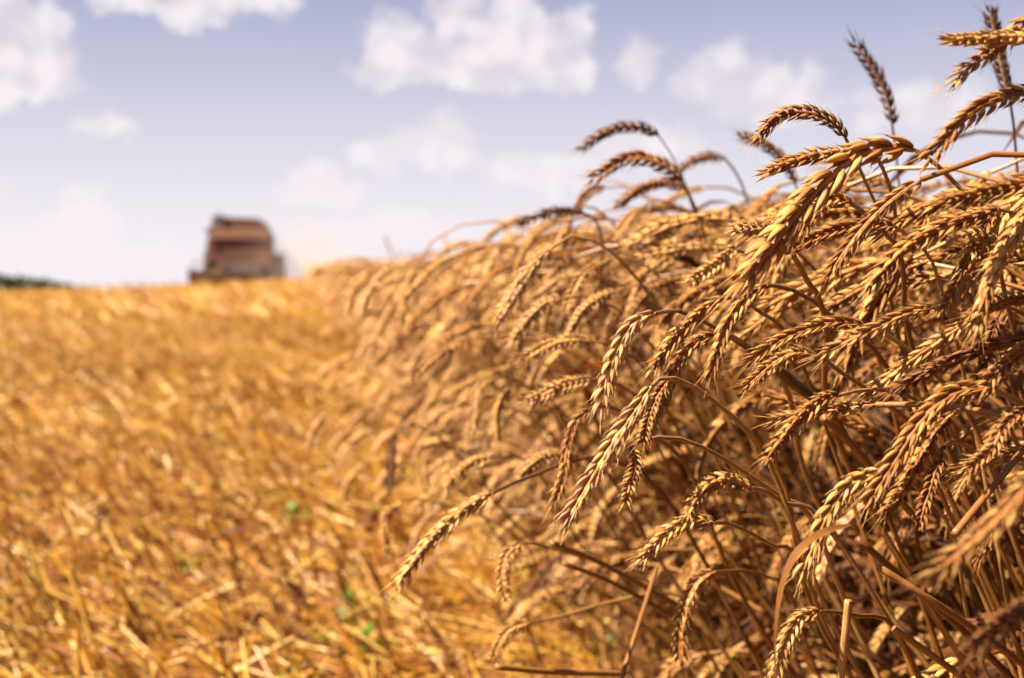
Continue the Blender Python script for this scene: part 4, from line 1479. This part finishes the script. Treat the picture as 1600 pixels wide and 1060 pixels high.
MB().prism([(1.5, 2.0), (1.5, 3.0), (2.95, 3.0), (2.8, 2.0)], 'x', -1.0, -.96, 0).build('window', M_GLASS, cab)
MB().prism([(1.5, 2.0), (1.5, 3.0), (2.95, 3.0), (2.8, 2.0)], 'x', .96, 1.0, 0).build('window', M_GLASS, cab)
for s in (-1, 1):
    w = MB().cyl((s * 1.30, 1.9, .88), (s * 1.96, 1.9, .88), .88, 36).build('wheel', M_TYRE, cb)
    MB().cyl((s * 1.97, 1.9, .88), (s * 2.0, 1.9, .88), .46, 24).build('rim', M_RIM, w)
    t_ = MB()
    for k in range(18):
        a = 2 * math.pi * k / 18
        t_.box(s * 1.30 - .01, s * 1.30 + s * .66, 1.9 + .88 * math.cos(a) - .05, 1.9 + .88 * math.cos(a) + .05, .88 + .88 * math.sin(a) - .03, .88 + .88 * math.sin(a) + .03, 0)
    t_.build('tread', M_TYRE, w)
    w = MB().cyl((s * .95, -1.7, .58), (s * 1.40, -1.7, .58), .58, 30).build('wheel', M_TYRE, cb)
    MB().cyl((s * 1.41, -1.7, .58), (s * 1.43, -1.7, .58), .3, 20).build('rim', M_RIM, w)
MB().cyl((-1.42, -3.0, 2.72), (-1.46, 1.6, 2.80), .16, 16).cyl((-1.46, 1.6, 2.80), (-1.05, 2.0, 2.6), .16, 16).build('unloading_auger', M_PAINT, cb, True)
MB().cyl((-1.0, -1.4, 3.35), (-1.0, -1.4, 3.62), .06, 12).build('exhaust_pipe', M_DARK, cb)
ld = MB()
for s in (0, .42):
    ld.cyl((-1.56, -2.6 + s, .6), (-1.52, -2.6 + s, 2.3), .025, 8)
for k in range(6):
    ld.cyl((-1.55, -2.6, .7 + k * .28), (-1.55, -2.18, .7 + k * .28), .02, 8)
ld.build('ladder', M_DARK, cb)
MB().box(-1.95, -1.47, 1.0, 2.9, 1.75, 1.85, .02).build('step_platform', M_DARK, cb)
hd = MB().prism([(3.9, .18), (3.9, .95), (4.05, 1.0), (4.3, .4), (5.2, .12), (5.2, .06)], 'x', -2.85, 1.95, .02).build('header', M_PAINT, cb)
rl = MB()
for k in range(6):
    a = 2 * math.pi * k / 6
    rl.cyl((-2.75, 4.9 + .5 * math.cos(a), .95 + .5 * math.sin(a)), (1.85, 4.9 + .5 * math.cos(a), .95 + .5 * math.sin(a)), .035, 8)
    for s in (-2.75, -.4, 1.85):
        rl.cyl((s, 4.9, .95), (s, 4.9 + .5 * math.cos(a), .95 + .5 * math.sin(a)), .02, 6)
rl.cyl((-2.75, 4.9, .95), (1.85, 4.9, .95), .07, 10)
rl.build('reel', M_DARK, hd)
for s in (-2.88, 1.98):
    MB().prism([(3.85, .15), (3.85, 1.05), (4.4, 1.1), (5.9, .35), (5.9, .1)], 'x', s - .03, s + .03, .01).build('divider', M_PAINT, hd)
MB().prism([(2.5, 1.5), (3.9, .8), (3.9, .3), (2.5, .8)], 'x', -.7, .7, .03).build('feeder_house', M_DARK, cb)

# ------------------------------------------------------------------ dust thrown up by the combine
m, T, out = new_mat('dust')
tc = T.n.new('ShaderNodeTexCoord')
ln = T.vec('LENGTH', tc.outputs['Object'], out='v')
fall = T.mapr(ln, 0.15, 0.98, 1.0, 0.0)
nz = T.noise(tc.outputs['Object'], 2.6, 4, .6, .4)
den = T.math('MULTIPLY', T.math('MULTIPLY', fall, T.mapr(nz, .28, .72, .25, 1.0)), .15)
pv = T.n.new('ShaderNodeVolumePrincipled')
pv.inputs['Color'].default_value = (.58, .50, .45, 1)
pv.inputs['Anisotropy'].default_value = .2
T.put(pv.inputs['Density'], den)
T.l.new(pv.outputs[0], out.inputs['Volume'])
bm = bmesh.new()
bmesh.ops.create_icosphere(bm, subdivisions=4, radius=1.0)
me = bpy.data.meshes.new('dust_cloud')
bm.to_mesh(me)
bm.free()
me.materials.append(m)
du = bpy.data.objects.new('dust_cloud', me)
COL.objects.link(du)
du.location = (-0.2, 68.0, 1.9)
du.scale = (3.6, 6.5, 2.7)
tag(du, 'pale beige dust drifting beside the combine harvester', 'dust', kind='stuff')

# ------------------------------------------------------------------ far trees at the left horizon
m, T, out = new_mat('far_foliage')
at_ = T.n.new('ShaderNodeAttribute')
at_.attribute_name = 'data'
sep = T.n.new('ShaderNodeSeparateColor')
T.l.new(at_.outputs['Color'], sep.inputs[0])
c = T.ramp(sep.outputs[0], [(0, (.016, .034, .016)), (1, (.045, .075, .030))])
p = T.n.new('ShaderNodeBsdfPrincipled')
T.put(p.inputs['Base Color'], c)
p.inputs['Roughness'].default_value = .8
T.l.new(p.outputs[0], out.inputs[0])
tr_v, tr_c = [], []
for k in range(170):
    tx = -62 - 88 * rng.random() ** 1.1
    ty = 400 + rng.normal(0, 8)
    zg = gz(tx, ty)
    hh = float(np.interp(tx, [-95, -64], [10.6, 7.0])) * rng.uniform(.93, 1.05)
    n = 260
    dr = rng.normal(0, 1, (n, 3))
    dr /= np.linalg.norm(dr, axis=1)[:, None]
    ctr = np.array([tx, ty, zg + hh * .55]) + dr * rng.uniform(.55, 1.0, n)[:, None] * np.array([2.2, 2.2, hh * .47])
    a_ = rng.normal(0, .32, (n, 3))
    b_ = rng.normal(0, .32, (n, 3))
    tr_v.append(np.stack([ctr - a_ - b_, ctr + a_ - b_, ctr + a_ + b_, ctr - a_ + b_], 1).reshape(-1, 3))
    tr_c.append(np.repeat(np.clip(rng.normal(.5, .25, n), 0, 1), 4))
tv = np.concatenate(tr_v)
tcol = np.zeros((len(tv), 4))
tcol[:, 0] = np.concatenate(tr_c)
tl = np_mesh('treeline', tv, [np.arange(len(tv)).reshape(-1, 4)], m, None, tcol, smooth=False)
tag(tl, 'low dark green line of far trees on the left horizon', 'treeline', kind='stuff')
